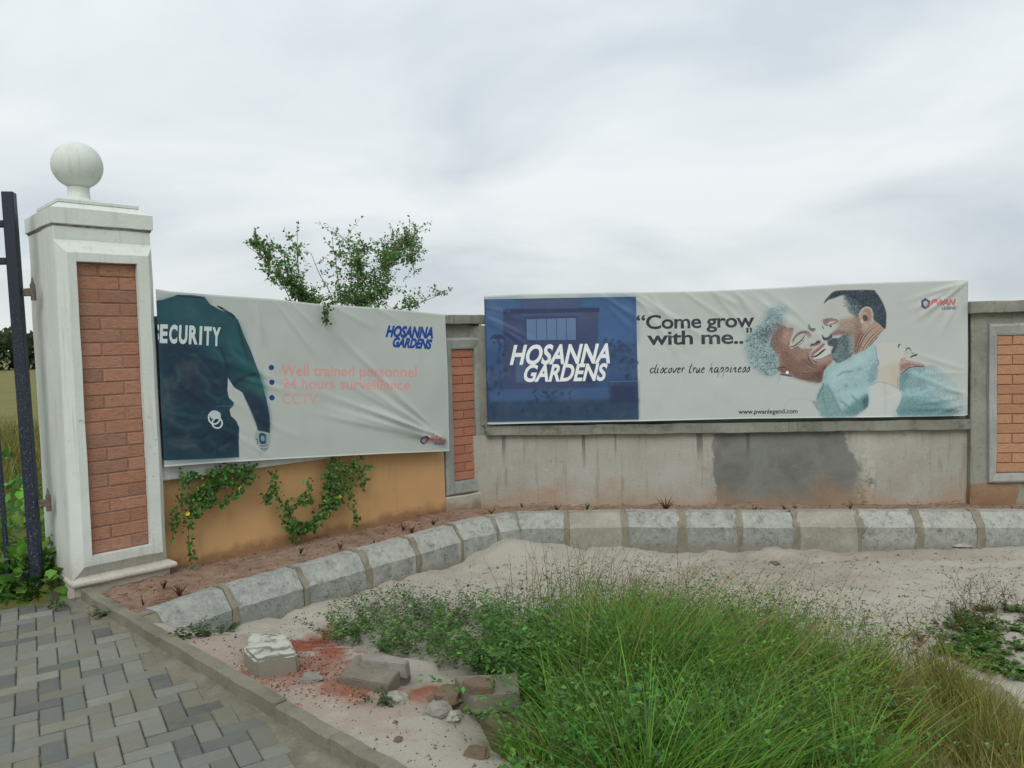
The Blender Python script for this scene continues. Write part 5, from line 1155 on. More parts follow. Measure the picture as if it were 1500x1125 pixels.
# seed stalks
n = 420; q = np.vstack([sample_poly(300, [(760, 975), (880, 940), (1060, 940), (1200, 970), (1310, 1050), (1100, 1080), (850, 1050)]), sample_poly(120, [(740, 945), (860, 925), (940, 930), (930, 960), (760, 980)])])
B = at_ground(q); H = rng.uniform(.28, .60, n); ln = rng.normal(0, .06, (n, 2))+np.stack([H*rng.uniform(-.05, .6, n), rng.normal(0, .05, n)], 1)
Vb, Fb, Cb = blades(B, H, ln, np.full(n, .0011), rcol(n, (.14, .125, .055), .25, .08), 7, .7)
# seed heads: little grains along the upper third
PT = []; DT = []
Vr = Vb.reshape(n, 8, 2, 3).mean(2)
for i_ in range(n):
    for t in np.linspace(.62, 1, 9):
        x = t*7; a = int(min(x, 6)); p = Vr[i_, a]*(1-(x-a))+Vr[i_, a+1]*(x-a); PT.append(p); DT.append((Vr[i_, 7]-Vr[i_, 5])+rng.normal(0, .03, 3))
PT = np.array(PT); DT = np.array(DT); m_ = len(PT); Vs, Fs, Cs = leaf_mesh(PT, DT, rdir(m_), rng.uniform(.008, .018, m_), rng.uniform(.002, .004, m_), rcol(m_, (.20, .15, .08), .25, .1))
# long pale stalks arching out to the right
arch = [((1010, 1120), (1110, 1010), (1215, 930), .42), ((1000, 1125), (1150, 1000), (1300, 945), .42), ((980, 1130), (1100, 1040), (1260, 1000), .40), ((1060, 1120), (1180, 1040), (1340, 1010), .40), ((960, 1080), (1010, 960), (1060, 870), .45), ((900, 1090), (925, 960), (960, 850), .50), ((1010, 1090), (1080, 960), (1160, 880), .45), ((1080, 1080), (1150, 960), (1230, 900), .40), ((860, 1080), (850, 950), (870, 840), .5), ((1040, 1130), (1120, 1060), (1210, 1030), .3), ((930, 1060), (985, 930), (1090, 830), .5), ((880, 1000), (960, 880), (1060, 815), .5), ((850, 980), (855, 880), (870, 780), .5), ((800, 960), (790, 860), (770, 790), .45), ((830, 960), (840, 850), (835, 775), .5), ((870, 960), (900, 850), (940, 780), .5)]
st_ = []
for (u0, v0), (u1, v1), (u2, v2), hz in arch:
    for rep in range(3):
        j_ = rng.normal(0, 9, 6); p0 = onsand(u0+j_[0], min(v0, 1118)+j_[1]*.3); p2 = hitplane(u2+j_[2], v2+j_[3], p0+np.array([0, .15, 0]), np.array([0, 1., 0])); pm_ = hitplane(u1+j_[4], v1+j_[5], p0+np.array([0, .08, 0]), np.array([0, 1., 0]))
        ts = np.linspace(0, 1, 12)[:, None]; cp = 2*pm_-.5*(p0+p2); Q = (1-ts)**2*p0+2*ts*(1-ts)*cp+ts**2*p2; V_, f_ = tube_np(Q, np.linspace(.0016, .0007, 12), 4); st_.append((V_, f_, rcol(1, (.27, .27, .10), .15, .05).repeat(len(V_), 0)))
mk('arching_stalks', st_, MT['grass'], label='long pale stalks arching out of the grass toward the right', cat='grass', kind='stuff')
seedstalk = mk('seed_stalk', [(Vb, Fb, Cb)], MT['grass'], label='thin brown seeding stalks standing above the tall foreground grass', cat='grass', kind='stuff'); mk('seed_head', [(Vs, Fs, Cs)], MT['grass'], seedstalk, kind='stuff')

# leafy weeds: stems with many small leaves
def weeds(npl, poly, hgt, nleaf, lsz, base, spread=.6, mask=None, G=None):
    q = sample_poly(npl, poly, mask) if G is None else G; B = at_ground(q); P = []; D = []; N = []; stems = []
    for b in B:
        h_ = hgt*rng.uniform(.5, 1.25); dr = rng.normal(0, spread, 2); m_ = int(nleaf*rng.uniform(.6, 1.3)); t = rng.uniform(.12, 1, m_)
        for _ in range(2):
            pass
        ax = np.stack([dr[0]*h_*t**1.3, dr[1]*h_*t**1.3, h_*t], 1); a = rng.uniform(0, 6.28, m_); out = np.stack([np.cos(a), np.sin(a), rng.uniform(-.1, .6, m_)], 1)
        P.append(b+ax+out*h_*.10*rng.random((m_, 1))); D.append(out); N.append(np.tile([0, 0, 1.], (m_, 1))+rng.normal(0, .35, (m_, 3)))
    P = np.vstack(P); D = np.vstack(D); N = np.vstack(N); m_ = len(P); L = lsz*rng.uniform(.6, 1.4, m_)
    return leaf_mesh(P, D, N, L, L*rng.uniform(.4, .65, m_), rcol(m_, base, .32))
def clr(x, y):
    k = np.ones(len(x))
    for (u, v, r) in ((715, 1005, .16), (690, 1020, .14), (740, 1045, .16), (770, 1055, .10), (700, 1050, .12)): P = onz(u, v, .15); k *= sstep(r*.7, r, np.hypot(x-P[0], y-P[1]))
    return k
w1 = weeds(170, [(470, 930), (545, 912), (640, 905), (725, 905), (770, 945), (745, 1000), (690, 985), (620, 985), (560, 962), (500, 948)], .14, 62, .017, (.10, .18, .055), .75, clr)
w2 = weeds(420, [(690, 985), (760, 960), (900, 1010), (1000, 1060), (1150, 1120), (1250, 1190), (900, 1260), (830, 1150), (790, 1110), (705, 1072), (690, 1045), (765, 1030)], .27, 74, .022, (.075, .185, .038), .7, clr)
w3 = weeds(170, [(715, 1062), (830, 1080), (900, 1120), (960, 1170), (850, 1180), (790, 1135)], .07, 46, .022, (.07, .155, .035), .8, clr)
w4 = weeds(110, [(480, 905), (600, 880), (680, 885), (760, 905), (700, 930), (560, 930)], .13, 34, .013, (.07, .10, .045), .8)
w5 = weeds(800, [(760, 950), (950, 925), (1150, 950), (1240, 1000), (1270, 1100), (1100, 1100), (850, 1050)], .30, 46, .017, (.10, .185, .042), .8)
mk('leafy_weeds', [w1, w2, w3, w4, w5], MT['leaf'], label='low dark green leafy weeds spreading round the stones and grass', cat='weeds', kind='stuff')
# dry yellow grass on the right
q = sample_poly(9500, [(1240, 1000), (1300, 985), (1400, 1010), (1440, 1060), (1500, 1090), (1560, 1300), (1250, 1300), (1300, 1100)], lambda x, y: sstep(.42, .6, fbm(x*5, y*5, 120, 3))); n = len(q); H = rng.uniform(.05, .26, n); ln = rng.normal(0, .08, (n, 2))
mk('dry_grass', [blades(at_ground(q), H, ln, rng.uniform(.0008, .002, n), rcol(n, (.22, .21, .06), .35, .12), 3)], MT['grass'], label='sparse yellowing short grass on rubble at the right foreground', cat='grass', kind='stuff')
# thin dry weeds on the sand behind the grass
def dry_weeds(npl, poly, hgt, seed=0):
    q = sample_poly(npl, poly); B = at_ground(q); prt = []; lv = []
    for b in B:
        h_ = hgt*rng.uniform(.5, 1.3); dr = rng.normal(0, .35, 2); m_ = 5
        pts = np.array([b+np.array([dr[0]*h_*t, dr[1]*h_*t, h_*t])+rng.normal(0, .006, 3)*t for t in np.linspace(0, 1, m_)]); prt.append(tube_np(pts, np.linspace(.0016, .0008, m_), 3))
        for k in range(rng.integers(3, 8)):
            t = rng.uniform(.3, 1); p = b+np.array([dr[0]*h_*t, dr[1]*h_*t, h_*t]); e_ = p+rng.normal(0, .035, 3)+np.array([0, 0, .03]); prt.append(tube_np([p, (p+e_)/2+rng.normal(0, .003, 3), e_], np.array([.001, .0009, .0006]), 3)); lv.append(e_)
    return join(prt), np.array(lv)
(Vd, Fd), lv = dry_weeds(190, [(700, 905), (900, 880), (1150, 905), (1290, 930), (1420, 890), (1500, 880), (1500, 930), (1380, 960), (1300, 985), (1100, 950), (880, 935), (740, 940)], .15)
tw = []
qs = np.vstack([sample_poly(90, [(560, 890), (760, 815), (1500, 812), (1500, 930), (1100, 940), (760, 930)]), G[rng.integers(8, len(A_)-2, 150), rng.integers(2, nw-2, 150)]])
for i_, p_ in enumerate(qs):
    zq = float(sandfull(p_[:1], p_[1:])[0])+.004 if i_ < 90 else KTOP-.028
    a = rng.uniform(0, 6.28); L_t = rng.uniform(.02, .09); d_ = np.array([math.cos(a), math.sin(a)])*L_t; m1 = rng.normal(0, .006, 2)
    tw.append(tube_np(np.array([[*(p_-d_/2), zq], [*(p_+m1), zq+rng.uniform(0, .012)], [*(p_+d_/2), zq+rng.uniform(0, .006)]]), np.array([.0016, .0014, .0008]), 3))
Vt_, Ft_ = join(tw); link('twig_litter', npmesh('twig_litter', Vt_, Ft_, np.tile(np.array([[.10, .065, .04]]), (len(Vt_), 1))), MT['grass'], label='thin dry twigs littered over the pale sand and the soil bed', cat='twigs', kind='stuff')
dw = link('dry_weeds', npmesh('dry_weeds', Vd, Fd, np.tile(np.array([[.13, .09, .055]]), (len(Vd), 1))), MT['grass'], label='wispy brown dried weed stems on the pale sand behind the grass', cat='weeds', kind='stuff')
m_ = len(lv)*2; lv2 = np.repeat(lv, 2, 0)+rng.normal(0, .008, (m_, 3)); mk('dry_leaf', [leaf_mesh(lv2, rdir(m_, 0), rdir(m_), rng.uniform(.006, .016, m_), rng.uniform(.004, .008, m_), rcol(m_, (.13, .10, .055), .35, .15))], MT['leaf'], dw, kind='stuff')
# creeping vine mat on the right
def creeper(poly, npl, hgt, nl, sz, base, mask=None): return weeds(npl, poly, hgt, nl, sz, base, 1.4, mask)
c1 = creeper([(1385, 915), (1440, 893), (1510, 895), (1530, 945), (1500, 998), (1440, 985), (1370, 960), (1360, 935)], 330, .035, 20, .024, (.085, .165, .038), lambda x, y: sstep(.42, .58, fbm(x*7, y*7, 130, 3)))
c2 = creeper([(1290, 930), (1390, 905), (1460, 885), (1500, 920), (1400, 985), (1330, 960)], 60, .03, 10, .02, (.14, .06, .04))
mk('creeping_vine', [c1, c2], MT['leaf'], label='dark green creeping vine mat on the sand at the right edge', cat='vine', kind='stuff')
# weeds in the paving corner and by the kerb end
pcs = []
for (u, v, npl, h_, r_, z_) in ((285, 935, 26, .06, .07, None), (150, 902, 8, .04, .04, ZR), (88, 893, 8, .035, .05, ZR), (330, 925, 8, .04, .04, None), (556, 1030, 9, .05, .04, None)):
    c0 = onsand(u, v) if z_ is None else onz(u, v, z_); q = c0[:2]+rng.normal(0, r_, (npl, 2))*.7; w_ = weeds(npl, None, h_, 22, .015, (.055, .10, .03), .8, G=q)
    if z_ is not None: w_[0][:, 2] += ZR-float(np.median(at_ground(q)[:, 2]))
    pcs.append(w_)
mk('small_weeds', pcs, MT['leaf'], label='small green weeds in the paving corner and at the kerb end', cat='weeds', kind='stuff')
# tiny pink flowers
for u, v, fl in ((915, 990, 'salmon pink weed flower highest of a pair in the middle of the tall grass'), (865, 1028, 'salmon pink weed flower low in the grass near the square block'), (1030, 1088, 'salmon pink weed flower low in the leafy weeds at the bottom of the grass'), (865, 1098, 'pink weed flower in the leafy weeds at the bottom left of the grass'), (800, 905, 'pink weed flower at the upper left edge of the grass'), (1098, 1110, 'pink weed flower lowest and farthest right, in the bottom weeds')):
    P = onz(u, v, .22); o = empty('pink_flower', tuple(P), random.uniform(0, 3), label=fl, cat='flower', group='pink weed flowers in the grass')
    m_ = 6; a = np.linspace(0, 6.28, m_, endpoint=False); D = np.stack([np.cos(a), np.sin(a), np.full(m_, .35)], 1); V, f, c = leaf_mesh(np.zeros((m_, 3)), D, np.tile([0, 0, 1.], (m_, 1)), np.full(m_, .012), np.full(m_, .009), np.ones((m_, 3))); link('petals', npmesh('petals', V, f), MT['pink'], o)
    V, f = tube_np([(0, 0, 0), (.004, 0, -.05), (0, .004, -.15)], .0012, 4); link('stem', npmesh('stem', V, f), MT['greenstem'], o)

# ------------------------------------------------------------------ broadleaf bush by the gate, field plants
def bush(name, cx, cy, z, rx, ry, h_, nl, sz, base, label, seed, quad=True, cat_='bush', mat='leaf'):
    o = empty(name, (cx, cy, z), 0, label=label, cat=cat_); P = rng.normal(0, 1, (nl, 3)); P /= np.linalg.norm(P, axis=1)[:, None]; P *= rng.uniform(.35, 1, (nl, 1))**.6; P[:, 2] = np.abs(P[:, 2])
    lump = .75+.5*np.array([mnoise.noise(Vector(p)*2.2+Vector((seed, 0, 0))) for p in P])[:, None]; P = P*lump*np.array([rx, ry, h_])+np.array([0, 0, .02]); D = P*np.array([1, 1, .4])+rng.normal(0, .25*rx, (nl, 3)); L = sz*rng.uniform(.55, 1.35, nl)
    V, f, c = leaf_mesh(P, D, np.tile([0, 0, 1.], (nl, 1))+rng.normal(0, .4, (nl, 3)), L, L*rng.uniform(.6, .9, nl), rcol(nl, base, .3), .15, quad); link('leaves', npmesh('leaves', V, f, c, False), MT[mat], o)
    st = [tube_np(np.array([(0, 0, -.03), P[k]*.5, P[k]]), np.array([.008, .005, .002])*max(.5, h_), 4) for k in range(0, nl, max(1, nl//14))]; V, f = join(st); link('stems', npmesh('stems', V, f), MT['greenstem'], o); return o
P = onz(22, 880, ZR-.02); bush('bush', P[0]-.03, P[1]+.16, ZR-.05, .34, .24, .34, 420, .075, (.11, .25, .045), 'bright green broadleaf plant at the foot of the gate beside the paving', 1)
for k, (x, y, rx, h_, sz, base, lb) in enumerate(((-3.45, 5.2, .6, .85, .08, (.12, .26, .045), 'light green broadleaf bush close behind the gate bars'), (-3.9, 6.2, .7, .95, .08, (.08, .19, .04), 'darker green bush rising behind the lighter bush beyond the gate'), (-4.9, 6.4, .8, .7, .08, (.06, .14, .03), 'green bush at far left behind the gate'))): bush('bush', x, y, ZR-.25, rx, rx, h_, 420, sz, base, lb, k+5)
# tall field grass beyond the gate
n = 9000; q = np.column_stack([rng.uniform(-11, -3.6, n), rng.uniform(7.2, 15, n)]); B = np.column_stack([q, np.full(n, -.1)]); H = rng.uniform(.3, .7, n); mk('field_grass', [blades(B, H, rng.normal(0, .14, (n, 2)), rng.uniform(.004, .012, n), rcol(n, (.17, .16, .045), .3, .1), 3)], MT['grass'], label='tall yellow green grass in the field beyond the gate', cat='grass', kind='stuff')
# distant tree belt
PT = []; DT = []; LL = []
n = 26000; az = rng.uniform(math.radians(-60), math.radians(60), n); r_ = rng.uniform(118, 128, n); hh = 2.6+2.4*fbm(az*16, az*0, 140, 4)+1.2*(fbm(az*90, az*0+3, 141, 3)-.3)+.4*sstep(0, .5, az)
zz_ = rng.random(n)**.7*hh; PT = np.column_stack([np.sin(az)*r_, np.cos(az)*r_, zz_-.1]); DT = rng.normal(0, 1, (n, 3)); 
mk('distant_trees', [leaf_mesh(PT, DT, rdir(n), rng.uniform(.5, 1.5, n), rng.uniform(.4, 1.1, n), rcol(n, (.045, .070, .035), .3, .1))], MT['leaf'], label='low dark belt of trees on the horizon beyond the wall', cat='trees', kind='stuff')

# ------------------------------------------------------------------ shrub behind the left wall
TPl = FL.w(0, .55, 0)
def tp(u, v, back=.55): return hitplane(u, v, FL.w(0, back, 0), nL)
root = tp(478, 560, .55); root[2] = 0.0
tree = empty('shrub_tree', (root[0], root[1], 0), 0, label='small leafy tree sprawling up behind the white security banner', cat='tree')
def rel(p): return np.asarray(p)-np.array([root[0], root[1], 0])
branches = [  # photo points, leafiness, leaf spread
 ([(478, 520), (455, 450), (425, 438), (412, 412), (398, 388), (378, 370), (362, 360)], 1.0, 9), ([(478, 520), (440, 440), (438, 400), (436, 372), (436, 345)], 1.3, 11), ([(440, 440), (420, 395), (418, 370), (410, 365)], .6, 8),
 ([(480, 520), (492, 440), (470, 400), (462, 380), (458, 370)], .6, 8), ([(490, 520), (502, 440), (497, 412), (492, 380), (487, 348)], .9, 11), ([(505, 520), (510, 440), (515, 400), (512, 370), (505, 350)], 1.6, 16),
 ([(510, 520), (520, 440), (540, 410), (560, 385), (585, 360), (600, 342)], 2.3, 14), ([(515, 520), (530, 440), (545, 420), (562, 400), (575, 375), (590, 355), (612, 340)], 2.3, 13), ([(520, 440), (530, 400), (528, 372), (540, 358)], 1.2, 12), ([(560, 390), (590, 375), (608, 372), (606, 392)], .8, 9),
 ([(520, 500), (545, 447), (562, 443), (575, 452)], .9, 8), ([(530, 520), (580, 455), (605, 448), (625, 440), (652, 430)], 1.5, 8), ([(500, 440), (530, 445), (560, 430), (570, 415)], 1.4, 12), ([(440, 430), (450, 442), (465, 440)], 1.0, 10), ([(395, 385), (385, 360), (372, 355)], .6, 7), ([(560, 380), (600, 350), (605, 365)], .8, 9), ([(430, 420), (420, 405), (400, 400)], .5, 9)]
tb = []; PP = []; DD = []
for pts, lf, sp in branches:
    bk = .55+rng.uniform(-.2, .35); Wp = np.array([tp(u, v, bk) for u, v in pts])
    if pts[0][1] > 490: Wp = np.vstack([[root[0], root[1], 0], Wp])
    Wp = resample(Wp, 26); Wp = Wp+np.cumsum(rng.normal(0, .0016, Wp.shape), 0); tb.append(tube_np(rel(Wp), np.linspace(.011, .002, 26), 5)); s_sp = sp/F*5.2
    vis = Wp[Wp[:, 2] > 1.45]
    if len(vis) < 2: continue
    nl = int(560*lf*len(vis)/18)
    for _ in range(max(2, nl//10)):      # side twigs carrying leaflets
        c0 = vis[rng.integers(0, len(vis))]; d = rng.normal(0, 1, 3); d[2] += .35; d /= np.linalg.norm(d); Lt = s_sp*rng.uniform(.8, 3.6); tw = c0+d*Lt; tb.append(tube_np(rel(np.array([c0, (c0+tw)/2+rng.normal(0, .004, 3), tw])), np.array([.0022, .0016, .001]), 3))
        for t in np.linspace(.2, 1, 9): PP.append(c0+d*Lt*t+rng.normal(0, .008, 3)); DD.append(np.cross(d, rng.normal(0, 1, 3))+d*.5)
PP = rel(np.array(PP)); DD = np.array(DD); n = len(PP); print('tree leaves', n); L = rng.uniform(.017, .036, n)
V, f, c = leaf_mesh(PP, DD, rdir(n), L, L*.62, rcol(n, (.11, .23, .075), .35)); link('crown', npmesh('crown', V, f, c), MT['leaf'], tree)
V, f = join(tb); link('trunk', npmesh('trunk', V, f, None, True), MT['bark'], tree)

# ------------------------------------------------------------------ climbers
def vine(name, label, strands, fr, y, flowers=(), dens=1.7, sz=.024, base=(.065, .150, .032)):
    o = None; P0 = fr.w(fr.hit(*strands[0][0][0], y)[0], y, 0); o = empty(name, (P0[0], P0[1], ZB), fr.a, label=label, cat='vine'); ox = fr.hit(*strands[0][0][0], y)[0]
    st = []; P = []; D = []
    for pts, sp, nl in strands:
        Q = np.array([[fr.hit(u, v, y)[0]-ox, 0, fr.hit(u, v, y)[1]] for u, v in pts]); Q = resample(Q, 18); Q[:, 1] = -.012+rng.normal(0, .004, 18); st.append(tube_np(Q, .0022, 4)); nl = int(nl*dens); w_ = sp/F*5.0
        for _ in range(nl):
            t = rng.uniform(0, 17); a = int(min(t, 16)); p = Q[a]*(1-(t-a))+Q[a+1]*(t-a); off = np.array([rng.normal(0, w_), 0, rng.normal(0, w_)*.8]); off[1] = -abs(rng.normal(0, .02))-.004; P.append(p+off); D.append((rng.normal(0, 1), -.35, rng.normal(-.4, .8)))
    P = np.array(P); D = np.array(D); n = len(P); L = sz*rng.uniform(.6, 1.35, n); N = np.column_stack([rng.normal(0, .45, n), -np.ones(n), rng.normal(.5, .4, n)]); P[:, 1] = np.minimum(P[:, 1], -.006)
    D[:, 1] = -np.abs(rng.normal(0, .35, n))
    V, f, c = leaf_mesh(P, D, N, L, L*rng.uniform(.65, .95, n), rcol(n, base, .3), .12, True); link('leaves', npmesh('leaves', V, f, c), MT['leaf'], o); V, f = join(st); link('stems', npmesh('stems', V, f), MT['greenstem'], o)
    for (u, v) in flowers:
        x, z = fr.hit(u, v, y-.04); m_ = 5; a = np.arange(m_)*2*math.pi/m_+.3; D = np.stack([np.cos(a), np.full(m_, -.35), np.sin(a)], 1); V, f, c = leaf_mesh(np.tile([[x-ox, -.045, z]], (m_, 1)), D, np.tile([0, -1., 0], (m_, 1)), np.full(m_, .016), np.full(m_, .014), np.ones((m_, 3)), .1, True); link('flower', npmesh('flower', V, f), MT['petal'], o)
    return o
YV = -.05
vine('climbing_vine', 'green vine with yellow flowers hanging on the ochre wall next to white pillar', [([(262, 690), (275, 700), (290, 696)], 4, 26), ([(300, 690), (330, 686), (365, 686)], 5, 60), ([(365, 686), (345, 700), (320, 705), (290, 720), (280, 745), (276, 765)], 6.5, 170), ([(330, 695), (305, 712), (300, 730), (285, 735)], 6, 90), ([(268, 700), (264, 730), (255, 755), (248, 770)], 4, 34), ([(276, 760), (275, 785), (276, 815), (280, 826)], 2.5, 22), ([(370, 692), (352, 712), (340, 725), (318, 738)], 4, 50), ([(310, 690), (305, 715), (300, 740)], 5, 60), ([(258, 760), (250, 775), (253, 790)], 2, 9)], FL, YV, [(288, 715.5), (351, 715), (274, 752)])
vine('climbing_vine', 'small vine sprig on the ochre wall between the two flowering vines', [([(397, 690), (398, 712), (392, 728), (380, 738)], 4, 46), ([(398, 712), (406, 728)], 3, 10)], FL, YV)
vine('climbing_vine', 'larger flowering vine hooked like a letter J on the ochre wall', [([(485, 672), (480, 695), (478, 715), (474, 735), (470, 752), (455, 768), (435, 772), (420, 765), (415, 748), (417, 735)], 5.5, 330), ([(478, 705), (490, 720), (488, 735)], 6, 80), ([(450, 700), (448, 720), (435, 738)], 3, 30), ([(520, 672), (512, 685), (505, 705), (500, 720)], 6, 70), ([(535, 680), (525, 695), (530, 715)], 5, 36), ([(512, 700), (510, 730), (518, 755), (517, 770)], 3, 34), ([(470, 752), (485, 742), (492, 728)], 4, 30), ([(420, 770), (424, 785), (432, 792)], 3, 18), ([(455, 730), (445, 735), (432, 730)], 3, 22), ([(495, 676), (500, 690), (492, 700)], 4, 34), ([(460, 765), (440, 775), (425, 770)], 4, 50)], FL, YV, [(474, 734.5), (515, 688.5), (497, 727)])
vine('hanging_sprig', 'short leafy sprig hanging over the top edge of the security banner', [([(471, 443), (475, 455), (473, 474)], 2.5, 55)], FL, YL-.02, (), 1, .020, (.05, .09, .03))
# ------------------------------------------------------------------ seedlings in the bed
bed_plants = [(603, 781, .055, 'dark red', 'third'), (635, 768, .05, '', ''), (548, 799, .06, '', ''), (720, 752, .055, '', ''), (816, 748, .06, '', ''), (975, 747, .11, '', ''), (263, 872, .07, '', ''), (240, 861, .05, '', ''), (210, 885, .05, '', ''), (498, 803, .05, '', ''), (1105, 748, .04, '', ''), (1150, 747, .045, '', ''), (1165, 747, .045, '', ''), (1245, 745, .05, '', ''), (590, 776, .06, '', ''), (765, 742, .04, '', ''), (860, 747, .06, '', ''), (440, 810, .04, '', '')]
labs = {603: 'spiky red seedling in the bed left of the middle pillar, above the fourth kerb block', 635: 'red seedling nearest the left foot of the narrow middle pillar', 548: 'thin brown green seedling close behind the kerb before the ochre wall', 720: 'red seedling just right of the pale plinth of the middle pillar', 816: 'red seedling behind the kerb bend, left of the arched dry stem', 975: 'largest dark red spiky seedling, in front of the concrete wall below the banner lettering', 263: 'dried brown seedling in the soil below the corner of the white gate pillar', 240: 'tiny dried seedling between the white pillar base and the kerb end', 210: 'leftmost dried seedling, beside the edging strip near the white pillar', 498: 'brown seedling in the soil below the large hooked vine', 1105: 'small seedling behind the kerb at the left edge of the dark cement patch', 1150: 'left one of a close pair of seedlings below the dark cement patch', 1165: 'right one of a close pair of seedlings below the dark cement patch', 1245: 'dry seedling at the right edge of the dark cement patch', 590: 'low seedling in the soil between the hooked vine and the middle pillar', 765: 'tiny seedling at the wall foot under the blue house panel', 860: 'green leafy seedling behind the kerb left of the largest one', 440: 'pale green weed seedling under the hooked vine tip'}
for (u, v, h_, _, _) in bed_plants:
    P = bedpt(u, v); o = empty('bed_seedling', (P[0], P[1], ZB), random.uniform(0, 3), label=labs.get(u, 'small dark red spiky seedling planted in the red soil bed'), cat='seedling')
    o['group'] = 'red seedlings in the soil bed'
    m_ = 13 if u == 975 else 8; a = rng.uniform(0, 6.28, m_); n_ = m_; lean = np.stack([np.cos(a), np.sin(a)], 1)*(h_*rng.uniform(.25, .9, n_))[:, None]
    green = u in (440, 860); V, f, c = blades(np.zeros((n_, 3)), h_*rng.uniform(.7, 1.2, n_), lean, np.full(n_, .006 if u != 975 else .008), rcol(n_, (.10, .045, .035) if not green else (.04, .10, .035), .3), 3, .4); link('leaf_blades', npmesh('leaf_blades', V, f, c), MT['grass'], o)
# dry grass sprig in the bed
# ------------------------------------------------------------------ stones and slabs
def slab(name, poly_px, zc, th, mat, label, cat_='stone', tilt=(0, 0), bev=.0035, amp=.0045, seed=1, dz=0):
    G = [onz(u, v, zc) for u, v in poly_px]; c = np.mean(G, 0); bm = bmesh.new(); top = [bm.verts.new((g[0]-c[0], g[1]-c[1], th)) for g in G]; bot = [bm.verts.new(((g[0]-c[0])*1.04, (g[1]-c[1])*1.04, 0)) for g in G]; n = len(G)
    bm.faces.new(top); bm.faces.new(bot[::-1])
    for i_ in range(n): bm.faces.new((bot[i_], bot[(i_+1) % n], top[(i_+1) % n], top[i_]))
    bmesh.ops.bevel(bm, geom=bm.edges[:], offset=bev, segments=2, affect='EDGES'); bmesh.ops.triangulate(bm, faces=[f for f in bm.faces if len(f.verts) > 4]); bmesh.ops.subdivide_edges(bm, edges=[e for e in bm.edges if e.calc_length() > .03], cuts=2); bmesh.ops.triangulate(bm, faces=bm.faces)
    rough(bm, amp, 14, seed); bmesh.ops.rotate(bm, matrix=Matrix.Rotation(tilt[0], 3, 'X')@Matrix.Rotation(tilt[1], 3, 'Y'), verts=bm.verts)
    zb_ = float(sandfull(np.array([c[0]]), np.array([c[1]]))[0])
    o = bmobj(name, bm, MT[mat], None, label=label, cat=cat_); o.location = (c[0], c[1], zc-th+dz); return o
g = lambda u, v: float(onsand(u, v)[2])
z1 = g(400, 965); slab('kerb_fragment', [(357, 950), (375, 968), (436, 957), (420, 928), (366, 927)], z1+.065, .10, 'flaked', 'broken kerb piece with flaking white paint lying on red clay', 'rubble', bev=.010, seed=2, amp=.004)
z2 = g(550, 985); slab('stone_slab', [(497, 984), (570, 996), (601, 968), (560, 957), (522, 960)], z2+.080, .085, 'stone', 'broken grey brown concrete slab tilted on the red clay', 'slab', tilt=(.12, -.04), seed=3)
slab('stone_slab', [(527, 957), (580, 962), (602, 967), (596, 973), (530, 966)], z2+.105, .05, 'stone_grey', 'thin jagged cement crust along the back of the tilted slab', 'slab', seed=4, amp=.012)
z3 = g(715, 1040); slab('stone_slab', [(694, 1030), (722, 1068), (797, 1064), (777, 1028)], z3+.065, .08, 'stone_dark', 'brown flat slab at the bottom under the square brick block', 'slab', seed=5)
slab('brick_block', [(667, 990), (692, 1021), (761, 1017), (758, 986)], z3+.13, .06, 'stone', 'square grey brown block lying on top of the brown slab by the weeds', 'block', tilt=(.0, -.02), seed=6, amp=.004)
slab('flat_stone', [(676, 997), (690, 1007), (722, 1006), (724, 994), (700, 989)], z3+.155, .028, 'stone_dark', 'flat yellowish stone resting on top of the square block', 'stone', seed=7)
def rock(u, v, r, sq, mat, label, seed, cat_='stone', dz=0):
    P = onsand(u, v); bm = bmesh.new(); bmesh.ops.create_icosphere(bm, subdivisions=3, radius=r)
    for q in bm.verts:
        nn = q.co.normalized(); k = 1+.35*mnoise.noise(nn*1.6+Vector((seed*3.1, 0, 0)))+.12*mnoise.noise(nn*5+Vector((seed, 4, 0)))
        a = Vector((round(nn.x*1.6)/1.6, round(nn.y*1.6)/1.6, round(nn.z*1.6)/1.6)); q.co = (nn*.6+a*.4)*r*k; q.co.z *= sq
    o = bmobj('stone', bm, MT[mat], None, label=label, cat=cat_); o.location = (P[0], P[1], P[2]+r*sq*.35+dz); o.rotation_euler = (0, 0, seed); return o
rock(580, 1029, .050, .5, 'stone_pale', 'pale square stone chip beside the small clay patch below the tilted slab', 1)
rock(640, 1045, .048, .6, 'stone_grey', 'grey rounded stone left of the brown slab', 2)
rock(658, 1028, .065, .7, 'stone_dark', 'brown lumpy stone wedged against the square block', 3)
rock(662, 1052, .030, .6, 'stone_pale', 'small whitish stone between the grey stone and the brown slab', 4)
rock(683, 1040, .032, .7, 'stone_dark', 'small brown stone touching the left end of the brown slab', 5)
rock(1353, 801, .055, .6, 'stone_pale', 'pale lump of cement against the kerb near the right end', 6)
rock(1408, 800, .07, .35, 'stone_pale', 'flat pale cement lump at the kerb foot farthest right', 7)
rock(455, 998, .045, .5, 'stone_grey', 'half buried grey stone on the red clay before the tilted slab', 8)
rock(1135, 826, .028, .5, 'stone_dark', 'small dark stone alone on the pale sand before the kerb', 9)
rock(583, 1085, .014, .7, 'stone_dark', 'tiny dark pebble on the sand near the edging', 10)
rock(700, 1105, .040, .35, 'stone_dark', 'flat brown stone at the bottom on the sand beside the weeds', 11)
rock(510, 942, .040, .5, 'stone_pale', 'pale stone shard behind the tilted slab', 12)
rock(520, 1000, .05, .5, 'stone_dark', 'brown stone in front of the tilted slab', 14)
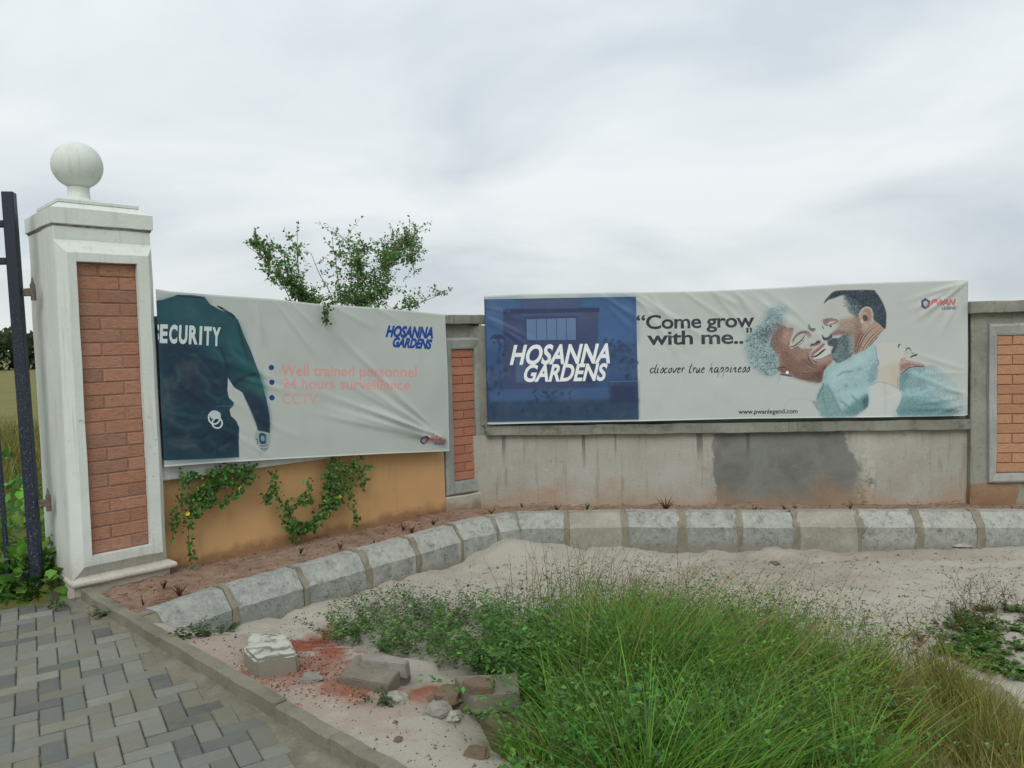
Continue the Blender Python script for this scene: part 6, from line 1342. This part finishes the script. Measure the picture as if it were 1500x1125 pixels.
for k, (u, v, r, lb) in enumerate(((1380, 1000, .09, 'flat beige stone under the creeping vine mat'), (1440, 1020, .11, 'wide beige stone right of centre in the rubble at the right edge'), (1330, 1000, .06, 'small beige stone at the left of the rubble'), (1480, 1055, .10, 'beige stone at the right edge below the vine mat'), (1425, 1075, .07, 'brown stone among the dry grass at right'))): rock(u, v, r, .3, 'stone' if k < 4 else 'stone_dark', lb, 20+k)
# loose pebbles and crumbs: sand, clay and soil
def crumbs(Pc, rad, col):
    n = len(Pc); base = np.array([(1, 0, 0), (-.5, .87, 0), (-.5, -.87, 0), (0, 0, 1.), (0, 0, -1)]); V = Pc[:, None]+base[None]*rad[:, None, None]*rng.uniform(.5, 1.3, (n, 5, 1)); fc = np.array([(0, 1, 3), (1, 2, 3), (2, 0, 3), (1, 0, 4), (2, 1, 4), (0, 2, 4)]); Fc = (np.arange(n)[:, None, None]*5+fc[None]).reshape(-1, 3); return V.reshape(-1, 3), Fc, np.repeat(col, 5, 0)
t = NT('crumb'); t.col(t.attr()); t.rough(.95); MT['crumb'] = t.m
q = sample_poly(5200, [(250, 930), (530, 870), (760, 800), (1500, 803), (1560, 1000), (1300, 1010), (1000, 930), (760, 930), (690, 1060), (800, 1140), (600, 1160), (420, 1050)]); n = len(q); r_ = rng.lognormal(-5.75, .5, n).clip(.0012, .011)
q2 = G[rng.integers(5, len(A_)-1, 3000), rng.integers(1, nw-1, 3000)]+rng.normal(0, .008, (3000, 2)); c2 = np.column_stack([q2, np.full(3000, ZB+.0)])
zz2 = KTOP-.045+(fbm(q2[:, 0]*5, q2[:, 1]*5, 60, 4)-.5)*.045+(fbm(q2[:, 0]*22, q2[:, 1]*22, 61, 3)-.5)*.022; c2[:, 2] = zz2
q3 = np.array([onsand(rng.normal(440, 60), rng.normal(982, 26))[:2] for _ in range(1400)]); sd3 = (q3[:, 0]-E0[0])*nE[0]+(q3[:, 1]-E0[1])*nE[1]; q3 = np.where((sd3 < .07)[:, None], q3+nE*.25, q3)
mk('loose_pebbles', [crumbs(at_ground(q, .001), r_, rcol(n, (.17, .14, .10), .5, .06)), crumbs(c2, rng.lognormal(-5.6, .5, 3000).clip(.0012, .012), rcol(3000, (.16, .09, .06), .5, .1)), crumbs(at_ground(q3, .001), rng.lognormal(-5.9, .5, 1400).clip(.0012, .008), rcol(1400, (.22, .08, .05), .4, .1))], MT['crumb'], smooth=False, label='loose pebbles and soil crumbs scattered over sand, clay and bed', cat='pebbles', kind='stuff')
